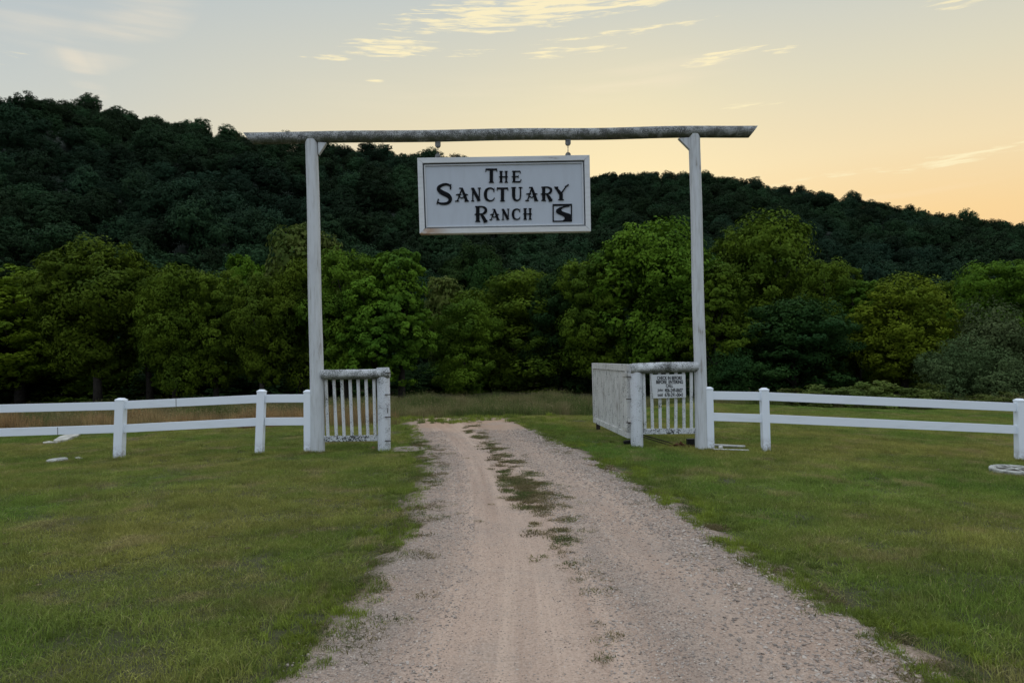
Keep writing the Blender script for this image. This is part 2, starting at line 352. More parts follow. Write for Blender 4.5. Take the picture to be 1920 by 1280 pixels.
def road_mat():
    t = MT('gravel_road'); uv = t.n('ShaderNodeUVMap').outputs[0]; sp = t.n('ShaderNodeSeparateXYZ'); t.L.new(uv, sp.inputs[0]); U = sp.outputs[0]
    w = t.coord('World')
    wob = t.math('MULTIPLY', t.math('SUBTRACT', t.noise(w, .5, 3), .5), .22)
    u = t.math('ADD', U, wob)
    def band(c, hw, soft):
        d = t.math('ABSOLUTE', t.math('SUBTRACT', u, c)); return t.rng(d, hw+soft, hw)
    rut = t.math('MAXIMUM', band(.36, .12, .16), t.math('MULTIPLY', band(.74, .06, .12), .55))
    vor = t.n('ShaderNodeTexVoronoi'); t.L.new(w, vor.inputs[0]); vor.inputs['Scale'].default_value = 75; vor.inputs['Randomness'].default_value = 1
    vor2 = t.n('ShaderNodeTexVoronoi'); t.L.new(w, vor2.inputs[0]); vor2.inputs['Scale'].default_value = 38
    sx = t.n('ShaderNodeSeparateXYZ'); t.L.new(vor.outputs['Color'], sx.inputs[0])
    sx2 = t.n('ShaderNodeSeparateXYZ'); t.L.new(vor2.outputs['Color'], sx2.inputs[0])
    stone = t.mix(sx.outputs[0], (.22, .185, .165), (.50, .44, .395))
    stone = t.mix(t.rng(vor.outputs['Distance'], .35, .75, 0, .8), stone, (.09, .075, .065))
    dust = t.mix(t.noise(t.coord('World', (1, .25, 1)), 14, 5, .7), (.46, .335, .265), (.53, .405, .33))
    pinkn = t.noise(w, .8, 4, .6)
    side = t.mix(t.rng(pinkn, .40, .62), (.38, .318, .278), (.47, .350, .278))
    body = t.mix(.45, side, stone)
    far = t.math('MULTIPLY', t.rng(sx.outputs[1], .45, .9), 1.0)
    bodyr = t.mix(.22, dust, stone)
    col = t.mix(t.math('MULTIPLY', rut, t.rng(t.noise(w, 2.2, 4, .7), .25, .55, .35, 1)), body, bodyr)
    uvm = t.n('ShaderNodeMapping'); t.L.new(uv, uvm.inputs[0]); uvm.inputs['Scale'].default_value = (16, .16, 1)
    lw = t.noise(uvm.outputs[0], 1.0, 4, .6, .3); mid_ = t.math('ADD', band(.36, .16, .14), t.math('MULTIPLY', band(.74, .1, .12), .5))
    col = t.mix(t.math('MULTIPLY', t.rng(lw, .50, .66, 0, .6), mid_), col, (.56, .44, .36))
    col = t.mix(t.math('MULTIPLY', t.rng(lw, .48, .36, 0, .45), mid_), col, (.33, .235, .185))
    col = t.mix(t.rng(t.noise(t.coord('World', (1, .5, 1)), 1.1, 4, .6), .5, .7, 0, .3), col, (.28, .245, .22))
    gr = t.noise(t.coord('World', (1, .8, 1)), 60, 5, .8)
    col = t.mix(t.rng(gr, .52, .66, 0, .6), col, (.17, .135, .11)); col = t.mix(t.rng(gr, .46, .34, 0, .35), col, (.62, .54, .47))
    col = t.mix(t.rng(t.noise(w, 9, 5, .75), .6, .72, 0, .55), col, (.13, .105, .085))
    # red clay where the drive crosses the rise
    sy = t.n('ShaderNodeSeparateXYZ'); t.L.new(w, sy.inputs[0])
    col = t.mix(t.math('MULTIPLY', t.rng(sy.outputs[1], 14.5, 17.5), t.rng(t.noise(w, 1.4, 4), .38, .6, .2, .8)), col, (.40, .27, .185))
    em = t.math('MAXIMUM', t.rng(U, .03, -.05), t.rng(U, .975, 1.04))
    col = t.mix(t.math('MULTIPLY', em, t.rng(t.noise(w, 17, 5, .75), .38, .55, .35, 1)), col, (.115, .10, .065))
    col = t.mix(1.0, col, (1.03, .97, .90), 'MULTIPLY')
    t.color(col)
    h = t.math('ADD', t.math('MULTIPLY', t.math('SUBTRACT', 1.0, vor.outputs['Distance']), t.math('MULTIPLY_ADD', rut, -.75, 1.0)), t.math('MULTIPLY', t.noise(w, 5, 5, .7), .9))
    # tyre-tread ribs pressed in the dust
    wv = t.n('ShaderNodeTexWave', wave_type='BANDS', bands_direction='Y'); t.L.new(w, wv.inputs[0]); wv.inputs['Scale'].default_value = 6.5; wv.inputs['Distortion'].default_value = 1.5; wv.inputs['Detail'].default_value = 2
    tread = t.math('MULTIPLY', t.math('MULTIPLY', wv.outputs[0], band(.335, .035, .03)), .35)
    h = t.math('ADD', h, tread)
    t.bump(h, .8, .012); t.b.inputs['Roughness'].default_value = .95; return t.m
M['road'] = road_mat()
def stone_mat():
    t = MT('gravel_stone'); oi = t.n('ShaderNodeObjectInfo'); r = t.n('ShaderNodeValToRGB'); t.L.new(oi.outputs['Random'], r.inputs[0])
    e = r.color_ramp.elements; e[0].color = (.20, .18, .165, 1); e[1].color = (.54, .49, .44, 1)
    for p, c in ((.3, (.30, .26, .235)), (.5, (.38, .34, .315)), (.7, (.43, .34, .28)), (.85, (.44, .40, .37))):
        k = e.new(p); k.color = (*c, 1)
    t.color(t.mix(1.0, r.outputs[0], (1.0, .945, .875), 'MULTIPLY')); t.b.inputs['Roughness'].default_value = .9; return t.m
M['stone'] = stone_mat()

# ------------------------------------------------------------------ ground, hills, road
L_PX = [(538, 1278), (628, 1180), (690, 1120), (745, 1040), (772, 960), (797, 880), (800, 852), (780, 815), (764, 790), (760, 784)]
R_PX = [(1800, 1278), (1620, 1172), (1500, 1105), (1400, 1040), (1290, 962), (1165, 888), (1090, 850), (1050, 830), (985, 797), (944, 783)]
Lw = [G(*p) for p in L_PX]; Rw = [G(*p) for p in R_PX]
Ly = np.array([-12, -2] + [p.y for p in Lw] + [20.5, 23, 26, 30]); Lx = np.array([-1.6, -1.35] + [p.x for p in Lw] + [-3.4, -6.2, -11, -20])
Ry = np.array([-12, -2] + [p.y for p in Rw] + [20.5, 23, 26, 30]); Rx = np.array([1.7, 1.9] + [p.x for p in Rw] + [-.9, -2.7, -6.5, -14])
def jitter1(y, s):
    return .05*np.sin(y*2.1+s) + .035*np.sin(y*5.3+s*2.2) + .02*np.sin(y*11.7+s*.7)
def road_l(y): return np.interp(y, Ly, Lx)
def road_r(y): return np.interp(y, Ry, Rx)
def smooth_edges(y, X, Yk):
    return sum(np.interp(y+d, Yk, X) for d in (-.5, -.25, 0, .25, .5))/5
def edges(y):
    y = np.asarray(y, float); return smooth_edges(y, Lx, Ly), smooth_edges(y, Rx, Ry)

def grid_sheet(name, xs, ys, zf, mat, uvf=None):
    Xg, Yg = np.meshgrid(xs, ys); Z = zf(Xg, Yg); V = np.stack([Xg, Yg, Z], -1).reshape(-1, 3)
    nx, ny = len(xs), len(ys); i = np.arange(nx-1)[None]+np.arange(ny-1)[:, None]*nx
    Fc = np.stack([i, i+1, i+1+nx, i+nx], -1).reshape(-1, 4)
    me = np_mesh(name, V, Fc); me.shade_smooth(); return link(name, me, mat)
xs = np.concatenate([-np.geomspace(3000, 31, 26), np.arange(-30, 30.01, .3), np.geomspace(31, 3000, 26)])
ys = np.concatenate([-np.geomspace(3000, 13, 26), np.arange(-12, 40, .3), np.geomspace(40, 4000, 34)])
def gz(x, y):
    l, r = edges(y); inside = (x > l+.25) & (x < r-.25) & (y > -11.5) & (y < 29)
    near = np.exp(-((y-10)/40)**2)*np.exp(-(x/40)**2)*np.clip(np.minimum(np.abs(x-l), np.abs(x-r))-.4, 0, 1)
    bump = .012*np.sin(x*1.7+y*.9)*np.sin(y*1.3-x*.6) + .008*np.sin(x*3.9-y*2.7)
    return terr(x, y) + bump*near*(~inside) - .03*inside
tag(grid_sheet('ground', xs, ys, gz, M['ground']), 'mown lawn and field ground sheet', None, kind='structure')

def build_road():
    ys_ = np.arange(-11.5, 29, .12); us = np.linspace(0, 1, 41); l, r = edges(ys_)
    V = []; UV = []
    jl, jr = jitter1(ys_, 0.), jitter1(ys_, 3.)
    for k, y in enumerate(ys_):
        x = (l[k]+jl[k]-.17) + us*(r[k]+jr[k]-l[k]-jl[k]+.34); uu = (x-l[k])/(r[k]-l[k])
        z = terr(x, y) + .016 + .03*np.sin(us*math.pi)**.5*0 - .016*np.exp(-((uu-.36)/.09)**2) - .012*np.exp(-((uu-.76)/.08)**2)
        z = z + .006*np.sin(x*7+y*3.1)*np.sin(y*5.1-x*2)
        z[0] -= .03; z[-1] -= .03; z[1] -= .010; z[-2] -= .010
        V.append(np.stack([x, np.full_like(x, y), z], -1)); UV.append(np.stack([uu, np.full_like(us, y)], -1))
    V = np.concatenate(V); UV = np.concatenate(UV); nx, ny = 41, len(ys_); i = np.arange(nx-1)[None]+np.arange(ny-1)[:, None]*nx
    me = np_mesh('road', V, np.stack([i, i+1, i+1+nx, i+nx], -1).reshape(-1, 4), UV); me.shade_smooth()
    tag(link('road', me, M['road']), 'two-track gravel drive', None, kind='structure')
build_road()

# hills : ridge silhouettes given by bearing
def ray_el(px, py):
    d = CM @ Vector((px-960, 640-py, -F_PX)); return math.atan2(d.x, d.y), d.z/math.hypot(d.x, d.y)
RA = [(-900, 215), (-400, 175), (0, 178), (90, 183), (150, 180), (230, 203), (320, 217), (400, 234), (470, 252), (600, 265), (750, 274), (860, 296), (940, 345), (1060, 420), (1300, 560)]
RB = [(700, 400), (850, 330), (960, 318), (1110, 318), (1200, 318), (1310, 320), (1400, 333), (1500, 348), (1560, 357), (1650, 374), (1760, 393), (1850, 409), (1920, 419), (2200, 470), (2800, 560)]
ea = np.array([ray_el(*p) for p in RA]); eb = np.array([ray_el(*p) for p in RB])
DA, DB = 350., 450.
def hill_z(az, r):
    a = np.interp(az, ea[:, 0], ea[:, 1], left=ea[0, 1], right=-.02); b = np.interp(az, eb[:, 0], eb[:, 1], left=.10, right=.03)
    wob = 1 + .06*np.sin(az*23) + .04*np.sin(az*51+1)
    ha = (a*DA*wob + CAM_H - 7)*np.clip((r-95)/(DA*wob-95), 0, 1)**.92; ha = np.where(r > DA*wob, (a*DA*wob+CAM_H-7)-(r-DA*wob)*.25, ha)
    hb = (b*DB + CAM_H - 7)*np.clip((r-125)/(DB-125), 0, 1)**1.05; hb = np.where(r > DB, (b*DB+CAM_H-7)-(r-DB)*.3, hb)
    und = (4.5*np.sin(az*17+r*.021)*np.sin(r*.035-az*9) + 2.5*np.sin(az*41-r*.05))*np.clip((r-110)/120, 0, 1)*np.clip((330-r)/90, 0, 1)
    k = 6.0; mx = np.maximum(ha, hb) + k*np.log1p(np.exp(-np.abs(ha-hb)/k))*.5
    return np.maximum(mx, -3) + und - 1.0
azs = np.linspace(R(-75), R(75), 240); rs = np.concatenate([np.linspace(90, 520, 130), np.linspace(540, 900, 10)])
A_, R_ = np.meshgrid(azs, rs); Z_ = np.maximum(hill_z(A_, R_), -6); V = np.stack([np.sin(A_)*R_, np.cos(A_)*R_, Z_], -1).reshape(-1, 3)
nx, ny = len(azs), len(rs); i = np.arange(nx-1)[None]+np.arange(ny-1)[:, None]*nx
me = np_mesh('hills', V, np.stack([i, i+1, i+1+nx, i+nx], -1).reshape(-1, 4)); me.shade_smooth()
tag(link('hills', me, M['hill']), 'two wooded ridges', None, kind='structure')

# ------------------------------------------------------------------ scatter with geometry nodes
def scatter(name, pts, rots, scls, sources, idx, label, kind='stuff', parent=None):
    """one object: instances of a few small meshes on given points"""
    coll = bpy.data.collections.new(name+'_kinds')
    for k, (nm, me) in enumerate(sources):
        o = bpy.data.objects.new('%s_%02d' % (nm, k), me); coll.objects.link(o)
    me = bpy.data.meshes.new(name); n = len(pts); me.vertices.add(n); me.vertices.foreach_set('co', np.asarray(pts, np.float32).ravel())
    a = me.attributes.new('rot', 'FLOAT_VECTOR', 'POINT'); a.data.foreach_set('vector', np.asarray(rots, np.float32).ravel())
    a = me.attributes.new('scl', 'FLOAT_VECTOR', 'POINT'); a.data.foreach_set('vector', np.asarray(scls, np.float32).ravel())
    a = me.attributes.new('idx', 'INT', 'POINT'); a.data.foreach_set('value', np.asarray(idx, np.int32))
    me.update()
    ng = bpy.data.node_groups.new(name+'_nodes', 'GeometryNodeTree')
    ng.interface.new_socket('Geometry', in_out='INPUT', socket_type='NodeSocketGeometry'); ng.interface.new_socket('Geometry', in_out='OUTPUT', socket_type='NodeSocketGeometry')
    N, Lk = ng.nodes, ng.links; gi = N.new('NodeGroupInput'); go = N.new('NodeGroupOutput')
    ci = N.new('GeometryNodeCollectionInfo'); ci.inputs['Collection'].default_value = coll; ci.inputs['Separate Children'].default_value = True; ci.inputs['Reset Children'].default_value = True
    ip = N.new('GeometryNodeInstanceOnPoints'); ip.inputs['Pick Instance'].default_value = True
    def attr(nm, ty):
        q = N.new('GeometryNodeInputNamedAttribute'); q.data_type = ty; q.inputs['Name'].default_value = nm
        return next(s for s in q.outputs if s.enabled and s.name == 'Attribute')
    er = N.new('FunctionNodeEulerToRotation'); Lk.new(attr('rot', 'FLOAT_VECTOR'), er.inputs[0])
    Lk.new(gi.outputs[0], ip.inputs['Points']); Lk.new(ci.outputs[0], ip.inputs['Instance']); Lk.new(attr('idx', 'INT'), ip.inputs['Instance Index'])
    Lk.new(er.outputs[0], ip.inputs['Rotation']); Lk.new(attr('scl', 'FLOAT_VECTOR'), ip.inputs['Scale']); Lk.new(ip.outputs[0], go.inputs[0])
    o = bpy.data.objects.new(name, me); COL.objects.link(o); md = o.modifiers.new('scatter', 'NODES'); md.node_group = ng
    return tag(o, label, None, kind=kind)

# ------------------------------------------------------------------ foliage meshes
def leaf_quads(C, Nn, size, rng, aspect=.55):
    """folded leaf cards : centre C, facing roughly Nn"""
    n = len(C); Nn = Nn/np.linalg.norm(Nn, axis=1, keepdims=True)
    t = rng.normal(size=(n, 3)); t -= (t*Nn).sum(1, keepdims=True)*Nn; t /= np.linalg.norm(t, axis=1, keepdims=True)+1e-9
    b = np.cross(Nn, t); s = (size*rng.uniform(.6, 1.35, n))[:, None]
    fold = Nn*s*.12
    V = np.stack([C-t*s*.5, C+b*s*aspect*.5+fold, C+t*s*.5, C-b*s*aspect*.5+fold], 1)
    return V
def crown_mesh(name, seed, n, leaf, nl=16, shape='round', clump=.30, W_=3.5, H_=10., low=.04, rnd_=.26):
    rng = np.random.default_rng(seed); lobes = []
    for k in range(nl):
        if shape == 'round': h = rng.uniform(low, .92); env = (.32+.68*float(sstep(.12, .68, h)))*min(1, 1.9*(1.0-h)+.18)**.6
        elif shape == 'tall': h = rng.uniform(low, .94); env = max(.25, 1-abs(h-.45)*1.15)
        elif shape == 'layer': h = low+(.93-low)*(k+.5)/nl; env = (math.sin(math.pi*min(h, 1)*.88+.3))**.6
        else: h = rng.uniform(low, .7); env = 1-h*.55
        a = k*2.39996+rng.uniform(-.5, .5); rr = W_*env*math.sqrt(rng.uniform(.05, .75))
        rad = W_*rng.uniform(.28, .48)*(.8 if h > .8 else 1)
        flat = .45 if shape == 'layer' else .85
        lobes.append((rr*math.cos(a), rr*math.sin(a), min(h*H_, H_-rad*flat), rad, flat))
    for k in range(4): lobes.append((rng.uniform(-.3, .3)*W_, rng.uniform(-.3, .3)*W_, H_*(.38+.15*k), W_*.55, .9))
    w = np.array([l[3]**2 for l in lobes]); w /= w.sum(); Cs = []; Ns = []
    for l, q in zip(lobes, w):
        nn = int(n*q); nc = max(8, int(26*(l[3]/1.2)**1.5)); c0 = np.array(l[:3]); sc = np.array([1, 1, l[4]])
        d = rng.normal(size=(nc, 3)); d /= np.linalg.norm(d, axis=1, keepdims=True)
        cc = c0 + d*sc*l[3]*rng.uniform(.78, 1.06, (nc, 1)); pick = rng.integers(0, nc, nn)
        off = rng.normal(size=(nn, 3)); off /= np.linalg.norm(off, axis=1, keepdims=True)+1e-9
        rad = l[3]*clump*rng.uniform(.25, 1.0, (nn, 1))**.5
        p = cc[pick]+off*rad*np.array([1, 1, .75]); Cs.append(p); Ns.append(off*.55 + d[pick]*.75 + np.array([0, 0, .25]) + rng.normal(size=(nn, 3))*rnd_)
    C = np.concatenate(Cs); Nn = np.concatenate(Ns); C[:, 2] = np.maximum(C[:, 2], .15)
    V = leaf_quads(C, Nn, leaf, rng); k = len(C)
    me = np_mesh(name, V.reshape(-1, 3), np.arange(k*4).reshape(-1, 4)); return me, lobes
def tube_path(bm, pts, rads, seg=7):
    rings = []
    for i, (p, r) in enumerate(zip(pts, rads)):
        d = (pts[min(i+1, len(pts)-1)]-pts[max(i-1, 0)]).normalized(); u = d.cross(Vector((.3, 1, .1))).normalized(); v = d.cross(u)
        rings.append([bm.verts.new(p+(u*math.cos(a)+v*math.sin(a))*r) for a in [2*math.pi*k/seg for k in range(seg)]])
    for a, b in zip(rings, rings[1:]):
        for k in range(seg): bm.faces.new((a[k], a[(k+1) % seg], b[(k+1) % seg], b[k]))
    bm.faces.new(rings[0][::-1]); bm.faces.new(rings[-1])
def trunk_mesh(name, lobes, seed, H_=10., r0=.22):
    rnd = random.Random(seed); bm = bmesh.new(); top = Vector((rnd.uniform(-.3, .3), rnd.uniform(-.3, .3), H_*.78))
    pts = [Vector((0, 0, -.3)), Vector((0, 0, H_*.12)), Vector((rnd.uniform(-.2, .2), rnd.uniform(-.2, .2), H_*.4)), top]
    tube_path(bm, pts, [r0*1.3, r0, r0*.7, r0*.18])
    for l in lobes[:10]:
        c = Vector(l[:3]); zb = max(.08*H_, c.z*.6); t = min(zb/(H_*.78), 1); b = Vector((top.x*t, top.y*t, zb))
        mid = b.lerp(c, .5)+Vector((0, 0, .2)); tube_path(bm, [b, mid, c], [r0*.4, r0*.25, r0*.08], 5)
    return from_bm(bm, name, True)
CR = {}
def kind(nm, seed, n, leaf, **k):
    me, lb = crown_mesh('crown_'+nm, seed, n, leaf, **k); CR[nm] = (me, trunk_mesh('trunk_'+nm, lb, seed, k.get('H_', 10.)))
kind('round_a', 1, 42000, .21, nl=22, W_=3.5, low=.2)
kind('round_b', 2, 42000, .21, nl=26, W_=3.5, clump=.26, low=.26)
kind('round_c', 8, 42000, .21, nl=28, W_=3.5, clump=.32, low=.22)
kind('tall_a', 3, 26000, .23, nl=18, shape='tall', W_=2.6, low=.22)
kind('tall_b', 4, 26000, .23, nl=20, shape='tall', W_=2.6, clump=.26, low=.14)
kind('layer', 5, 34000, .23, nl=24, shape='layer', W_=3.8)
kind('bushy', 6, 26000, .22, nl=22, shape='bush', W_=3.8, H_=6.)
kind('big_leaf', 7, 12000, .42, nl=16, W_=3.2, clump=.34)

def tree(px, top, wpx, Y, kd, mat, label, base=None, asp=1.0):
    """crown width and height set by where the tree stands and how big it looks"""
    pt = P(px, top, Y); z0 = TZ(pt.x, Y)-.05; H = pt.z-z0
    me, tm = CR[kd]; H0 = max(v for v in (6. if kd == 'bushy' else 10.,)); W0 = {'tall': 5.6}.get(kd[:4], 7.6)
    s = H/H0; w = wpx*1.22*Y/F_PX/W0
    e = empty('tree', (pt.x, Y, z0), label, 'tree', None); e.scale = (w, w*asp, s); e.rotation_euler = (0, 0, random.uniform(0, 6.28))
    for nm, m_, mt in (('crown', me, M[mat]), ('trunk', tm, M['bark'])):
        o = bpy.data.objects.new(nm, m_); COL.objects.link(o); o.parent = e
        if not m_.materials: m_.materials.append(mt)
        o.material_slots[0].link = 'OBJECT'; o.material_slots[0].material = mt
    return e
random.seed(5)
TREES = [
 (35, 503, 250, 50, 'round_b', 'f_yellow', 'broad yellow-green tree at the left edge of the picture'),
 (180, 447, 215, 46, 'round_a', 'f_green', 'tall round-topped green tree, highest on the far left of the row'),
 (278, 522, 130, 48, 'tall_b', 'f_green', 'low narrow green tree just right of the tall round one on the left'),
 (325, 498, 135, 44, 'round_c', 'f_green', 'dome-topped green tree above the middle of the left fence'),
 (372, 508, 110, 54, 'big_leaf', 'f_olive', 'pale coarse-leaved tree peeping between two green domes on the left'),
 (402, 506, 140, 45, 'round_b', 'f_green', 'rounded green tree left of the dark gap beside the coarse-leaved pair'),
 (463, 474, 85, 56, 'tall_a', 'f_green', 'slim pointed green tree behind the row, left of the tall lumpy tree'),
 (548, 420, 135, 60, 'big_leaf', 'f_olive', 'tall lumpy large-leaved tree behind the left gate post'),
 (612, 440, 90, 61, 'big_leaf', 'f_olive', 'smaller large-leaved tree just right of the left gate post, behind the row'),
 (488, 512, 125, 43, 'round_a', 'f_green', 'short green tree in front of the tall lumpy tree, left of the gate post'),
 (560, 488, 135, 45, 'round_c', 'f_green', 'green tree crossed by the left gate post'),
 (645, 468, 150, 44, 'round_b', 'f_green', 'bushy green tree above the left gate railing'),
 (748, 462, 135, 43, 'tall_b', 'f_green', 'column-like green tree with leaves to the ground, left of the drive'),
 (700, 520, 120, 42, 'tall_a', 'f_green', 'green tree between the column-like tree and the left railing'),
 (885, 455, 120, 72, 'round_a', 'f_dark', 'dark round tree rising far behind the drive under the sign'),
 (918, 487, 110, 62, 'round_c', 'f_dark', 'mid-height dark green tree behind the row under the sign'),
 (832, 522, 100, 54, 'big_leaf', 'f_olive', 'light coarse-leaved tree just left of the drive'),
 (870, 560, 120, 47, 'layer', 'f_green', 'low layered green tree straight beyond the drive'),
 (965, 506, 190, 52, 'layer', 'f_green', 'wide layered tree with flat sprays beneath the sign'),
 (1045, 512, 120, 50, 'layer', 'f_dark', 'dark layered tree under the lower right corner of the sign'),
 (1110, 482, 150, 47, 'round_b', 'f_green', 'green tree stepping up toward the big dome, above the open gate'),
 (1232, 413, 225, 46, 'round_a', 'f_green', 'big dome-crowned green tree left of the right gate post'),
 (1342, 488, 130, 42, 'tall_b', 'f_green', 'drooping green tree right beside the right gate post'),
 (1425, 397, 215, 52, 'round_c', 'f_green', 'tallest tree of all, a wide green crown right of the right gate post'),
 (1372, 430, 120, 55, 'tall_a', 'f_green', 'narrow green tree squeezed behind the right gate post and the tallest tree'),
 (1545, 488, 140, 47, 'round_b', 'f_green', 'green tree on the right shoulder of the tallest tree'),
 (1483, 560, 190, 42, 'layer', 'f_dark', 'dark blue-green layered tree above the long right fence rail'),
 (1605, 520, 120, 46, 'tall_b', 'f_green', 'green tree at the left side of the yellow-green tree on the right'),
 (1690, 514, 185, 43, 'round_c', 'f_yellow', 'bright yellow-green pointed tree right of centre on the right side'),
 (1772, 527, 80, 62, 'tall_a', 'f_green', 'small pointed tree far behind, right of the yellow-green tree'),
 (1822, 510, 90, 58, 'tall_b', 'f_green', 'slender green tree behind the grey-green bush at right'),
 (1885, 487, 165, 52, 'round_b', 'f_green', 'tall green tree at the right edge of the picture'),
 (1860, 583, 170, 40, 'bushy', 'f_grey', 'large grey-green bushy tree in the lower right behind the fence'),
 (1782, 645, 120, 38, 'bushy', 'f_grey', 'small grey-green bush-like tree left of the large grey-green one'),
]
for a in TREES: tree(*a)
# trees that go on beyond both sides of the frame
for k, (px, top, w, Y) in enumerate([(-150, 470, 240, 48), (-330, 500, 240, 46), (-520, 450, 260, 50), (2050, 510, 200, 48), (2230, 480, 230, 50), (2420, 520, 240, 46)]):
    e = tree(px, top, w, Y, ['round_a', 'round_b', 'round_c'][k % 3], 'f_green', ''); e['label'] = 'green tree of the row outside the picture, %s past the %s end' % (['first', 'second', 'third'][k % 3], 'left' if px < 0 else 'right')
    e['group'] = 'trees past the %s end of the row' % ('left' if px < 0 else 'right')

SHRUBS = [
 (60, 640, 220, 42, 'f_dark', 'dark shrub under the yellow-green tree at the left edge'),
 (215, 650, 190, 41, 'f_green', 'shaded green shrub under the round-topped tree on the left'),
 (360, 655, 190, 41, 'f_dark', 'dark shrub behind the second fence panel on the left'),
 (500, 650, 180, 40, 'f_dark', 'dark shrub behind the short fence panel left of the gate'),
 (655, 650, 170, 40, 'f_dark', 'dark shrub seen through the left gate railing'),
 (775, 672, 110, 38, 'f_dark', 'low dark shrub right of the left gate railing'),
 (860, 655, 130, 40, 'f_green', 'green shrub at the end of the drive'),
 (965, 640, 190, 42, 'f_green', 'wide green shrub beyond the drive below the sign'),
 (1070, 650, 150, 41, 'f_dark', 'dark shrub left of the open gate leaf'),
 (1200, 660, 180, 40, 'f_dark', 'dark shrub behind the open gate leaf'),
 (1375, 640, 110, 41, 'f_dark', 'drooping dark shrub just right of the right gate post'),
 (1490, 655, 180, 38, 'f_dark', 'dark shrub beneath the layered tree on the right'),
 (1620, 650, 180, 40, 'f_dark', 'dark shrub beneath the yellow-green tree on the right'),
 (1900, 650, 120, 35, 'f_grey', 'grey-green shrub at the right edge above the fence post'),
]
for s in SHRUBS:
    e = tree(s[0], s[1]+16, s[2]*1.15, s[3]+(13 if s[0] not in (1375, 1900) else 0), 'bushy', s[4], s[5]); e.name = 'shrub'; e['category'] = 'shrub'

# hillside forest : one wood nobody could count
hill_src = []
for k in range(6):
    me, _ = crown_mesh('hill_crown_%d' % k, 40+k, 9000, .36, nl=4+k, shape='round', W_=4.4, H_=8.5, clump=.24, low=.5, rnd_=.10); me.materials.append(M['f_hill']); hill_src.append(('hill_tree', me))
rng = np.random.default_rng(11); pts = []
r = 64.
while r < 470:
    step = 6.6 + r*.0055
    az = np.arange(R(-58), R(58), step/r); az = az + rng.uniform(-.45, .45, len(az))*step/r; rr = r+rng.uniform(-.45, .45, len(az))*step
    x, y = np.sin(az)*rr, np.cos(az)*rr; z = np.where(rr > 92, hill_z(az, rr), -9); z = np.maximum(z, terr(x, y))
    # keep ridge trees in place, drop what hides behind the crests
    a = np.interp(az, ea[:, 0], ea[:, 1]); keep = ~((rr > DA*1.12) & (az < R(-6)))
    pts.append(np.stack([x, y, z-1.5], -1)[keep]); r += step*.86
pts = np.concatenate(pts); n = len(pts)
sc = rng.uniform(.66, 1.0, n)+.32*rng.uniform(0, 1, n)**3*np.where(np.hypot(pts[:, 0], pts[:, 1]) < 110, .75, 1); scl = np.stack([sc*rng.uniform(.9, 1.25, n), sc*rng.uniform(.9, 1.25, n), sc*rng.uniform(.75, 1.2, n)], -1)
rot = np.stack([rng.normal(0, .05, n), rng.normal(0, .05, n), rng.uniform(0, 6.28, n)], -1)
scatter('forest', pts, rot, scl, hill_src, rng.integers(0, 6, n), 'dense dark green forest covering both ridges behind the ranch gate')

# ------------------------------------------------------------------ grass
def blades_mesh(name, seed, n, R0, h, w, lean=.5, segs=1, head=False, mat=None):
    rng = np.random.default_rng(seed); a = rng.uniform(0, 6.28, n); r = R0*np.sqrt(rng.uniform(0, 1, n)); b = np.stack([r*np.cos(a), r*np.sin(a), np.full(n, -.01)], -1)
    hh = h*rng.uniform(.45, 1.15, n); yaw = rng.uniform(0, 6.28, n); side = np.stack([np.cos(yaw), np.sin(yaw), 0*yaw], -1); d = rng.uniform(0, 6.28, n)
    ln = np.abs(rng.normal(0, lean, n)); ld = np.stack([np.cos(d), np.sin(d), 0*d], -1); V = []; Fc = []
    ww = w*rng.uniform(.6, 1.3, n)
    lev = np.linspace(0, 1, segs+1)
    for q in lev[:-1]:
        c = b + ld*(ln*hh*q**1.6)[:, None] + np.stack([0*hh, 0*hh, hh*q*(1-.15*ln*q)], -1); wd = side*(ww*(1-.6*q)*.5)[:, None]; V += [c-wd, c+wd]
    tip = b + ld*(ln*hh)[:, None] + np.stack([0*hh, 0*hh, hh*np.clip(1-.25*ln, .3, 1)], -1); V.append(tip)
    nv = len(V); VV = np.stack(V, 1); base = np.arange(n)[:, None]*nv; T = []
    for s in range(segs-1): T += [base+np.array([[2*s, 2*s+1, 2*s+3]]), base+np.array([[2*s, 2*s+3, 2*s+2]])]
    T.append(base+np.array([[nv-3, nv-2, nv-1]])); VV = VV.reshape(-1, 3); Fc = np.concatenate(T)
    if head:   # small seed heads near the tips
        k = n//3; ids = rng.integers(0, n, k); C = tip[ids] + rng.normal(0, .012, (k, 3)); q = leaf_quads(C, rng.normal(size=(k, 3)), .045, rng, .5).reshape(-1, 3)
        o = len(VV); VV = np.concatenate([VV, q]); i = o+np.arange(k)[:, None]*4; Fc = np.concatenate([Fc, i+np.array([[0, 1, 2]]), i+np.array([[0, 2, 3]])])
    me = np_mesh(name, VV, Fc); me.materials.append(mat); return me
def val_noise(x, y, s, seed):
    rs = np.random.default_rng(seed); g = rs.uniform(0, 1, (128, 128)); xi, yi = x/s+500, y/s+500; x0, y0 = np.floor(xi).astype(int), np.floor(yi).astype(int); fx, fy = xi-x0, yi-y0
    fx = fx*fx*(3-2*fx); fy = fy*fy*(3-2*fy); f = lambda a, b: g[a % 128, b % 128]
    return (f(x0, y0)*(1-fx)+f(x0+1, y0)*fx)*(1-fy)+(f(x0, y0+1)*(1-fx)+f(x0+1, y0+1)*fx)*fy
def in_view(x, y, m=1.5): return (np.abs(x) < y*.72+m+1.0) & (y > 1.5)
def lawn_far(x): return 16.6 + 8.5*sstep(1.5, 6, x)   # where mowing stops
rng = np.random.default_rng(21)
lawn_src = [('lawn_tuft', blades_mesh('lawn_tuft_%d' % k, 60+k, 170, .17, [.04, .05, .045, .065, .035][k], .0048, .9, 2, mat=M['lawn'])) for k in range(5)]
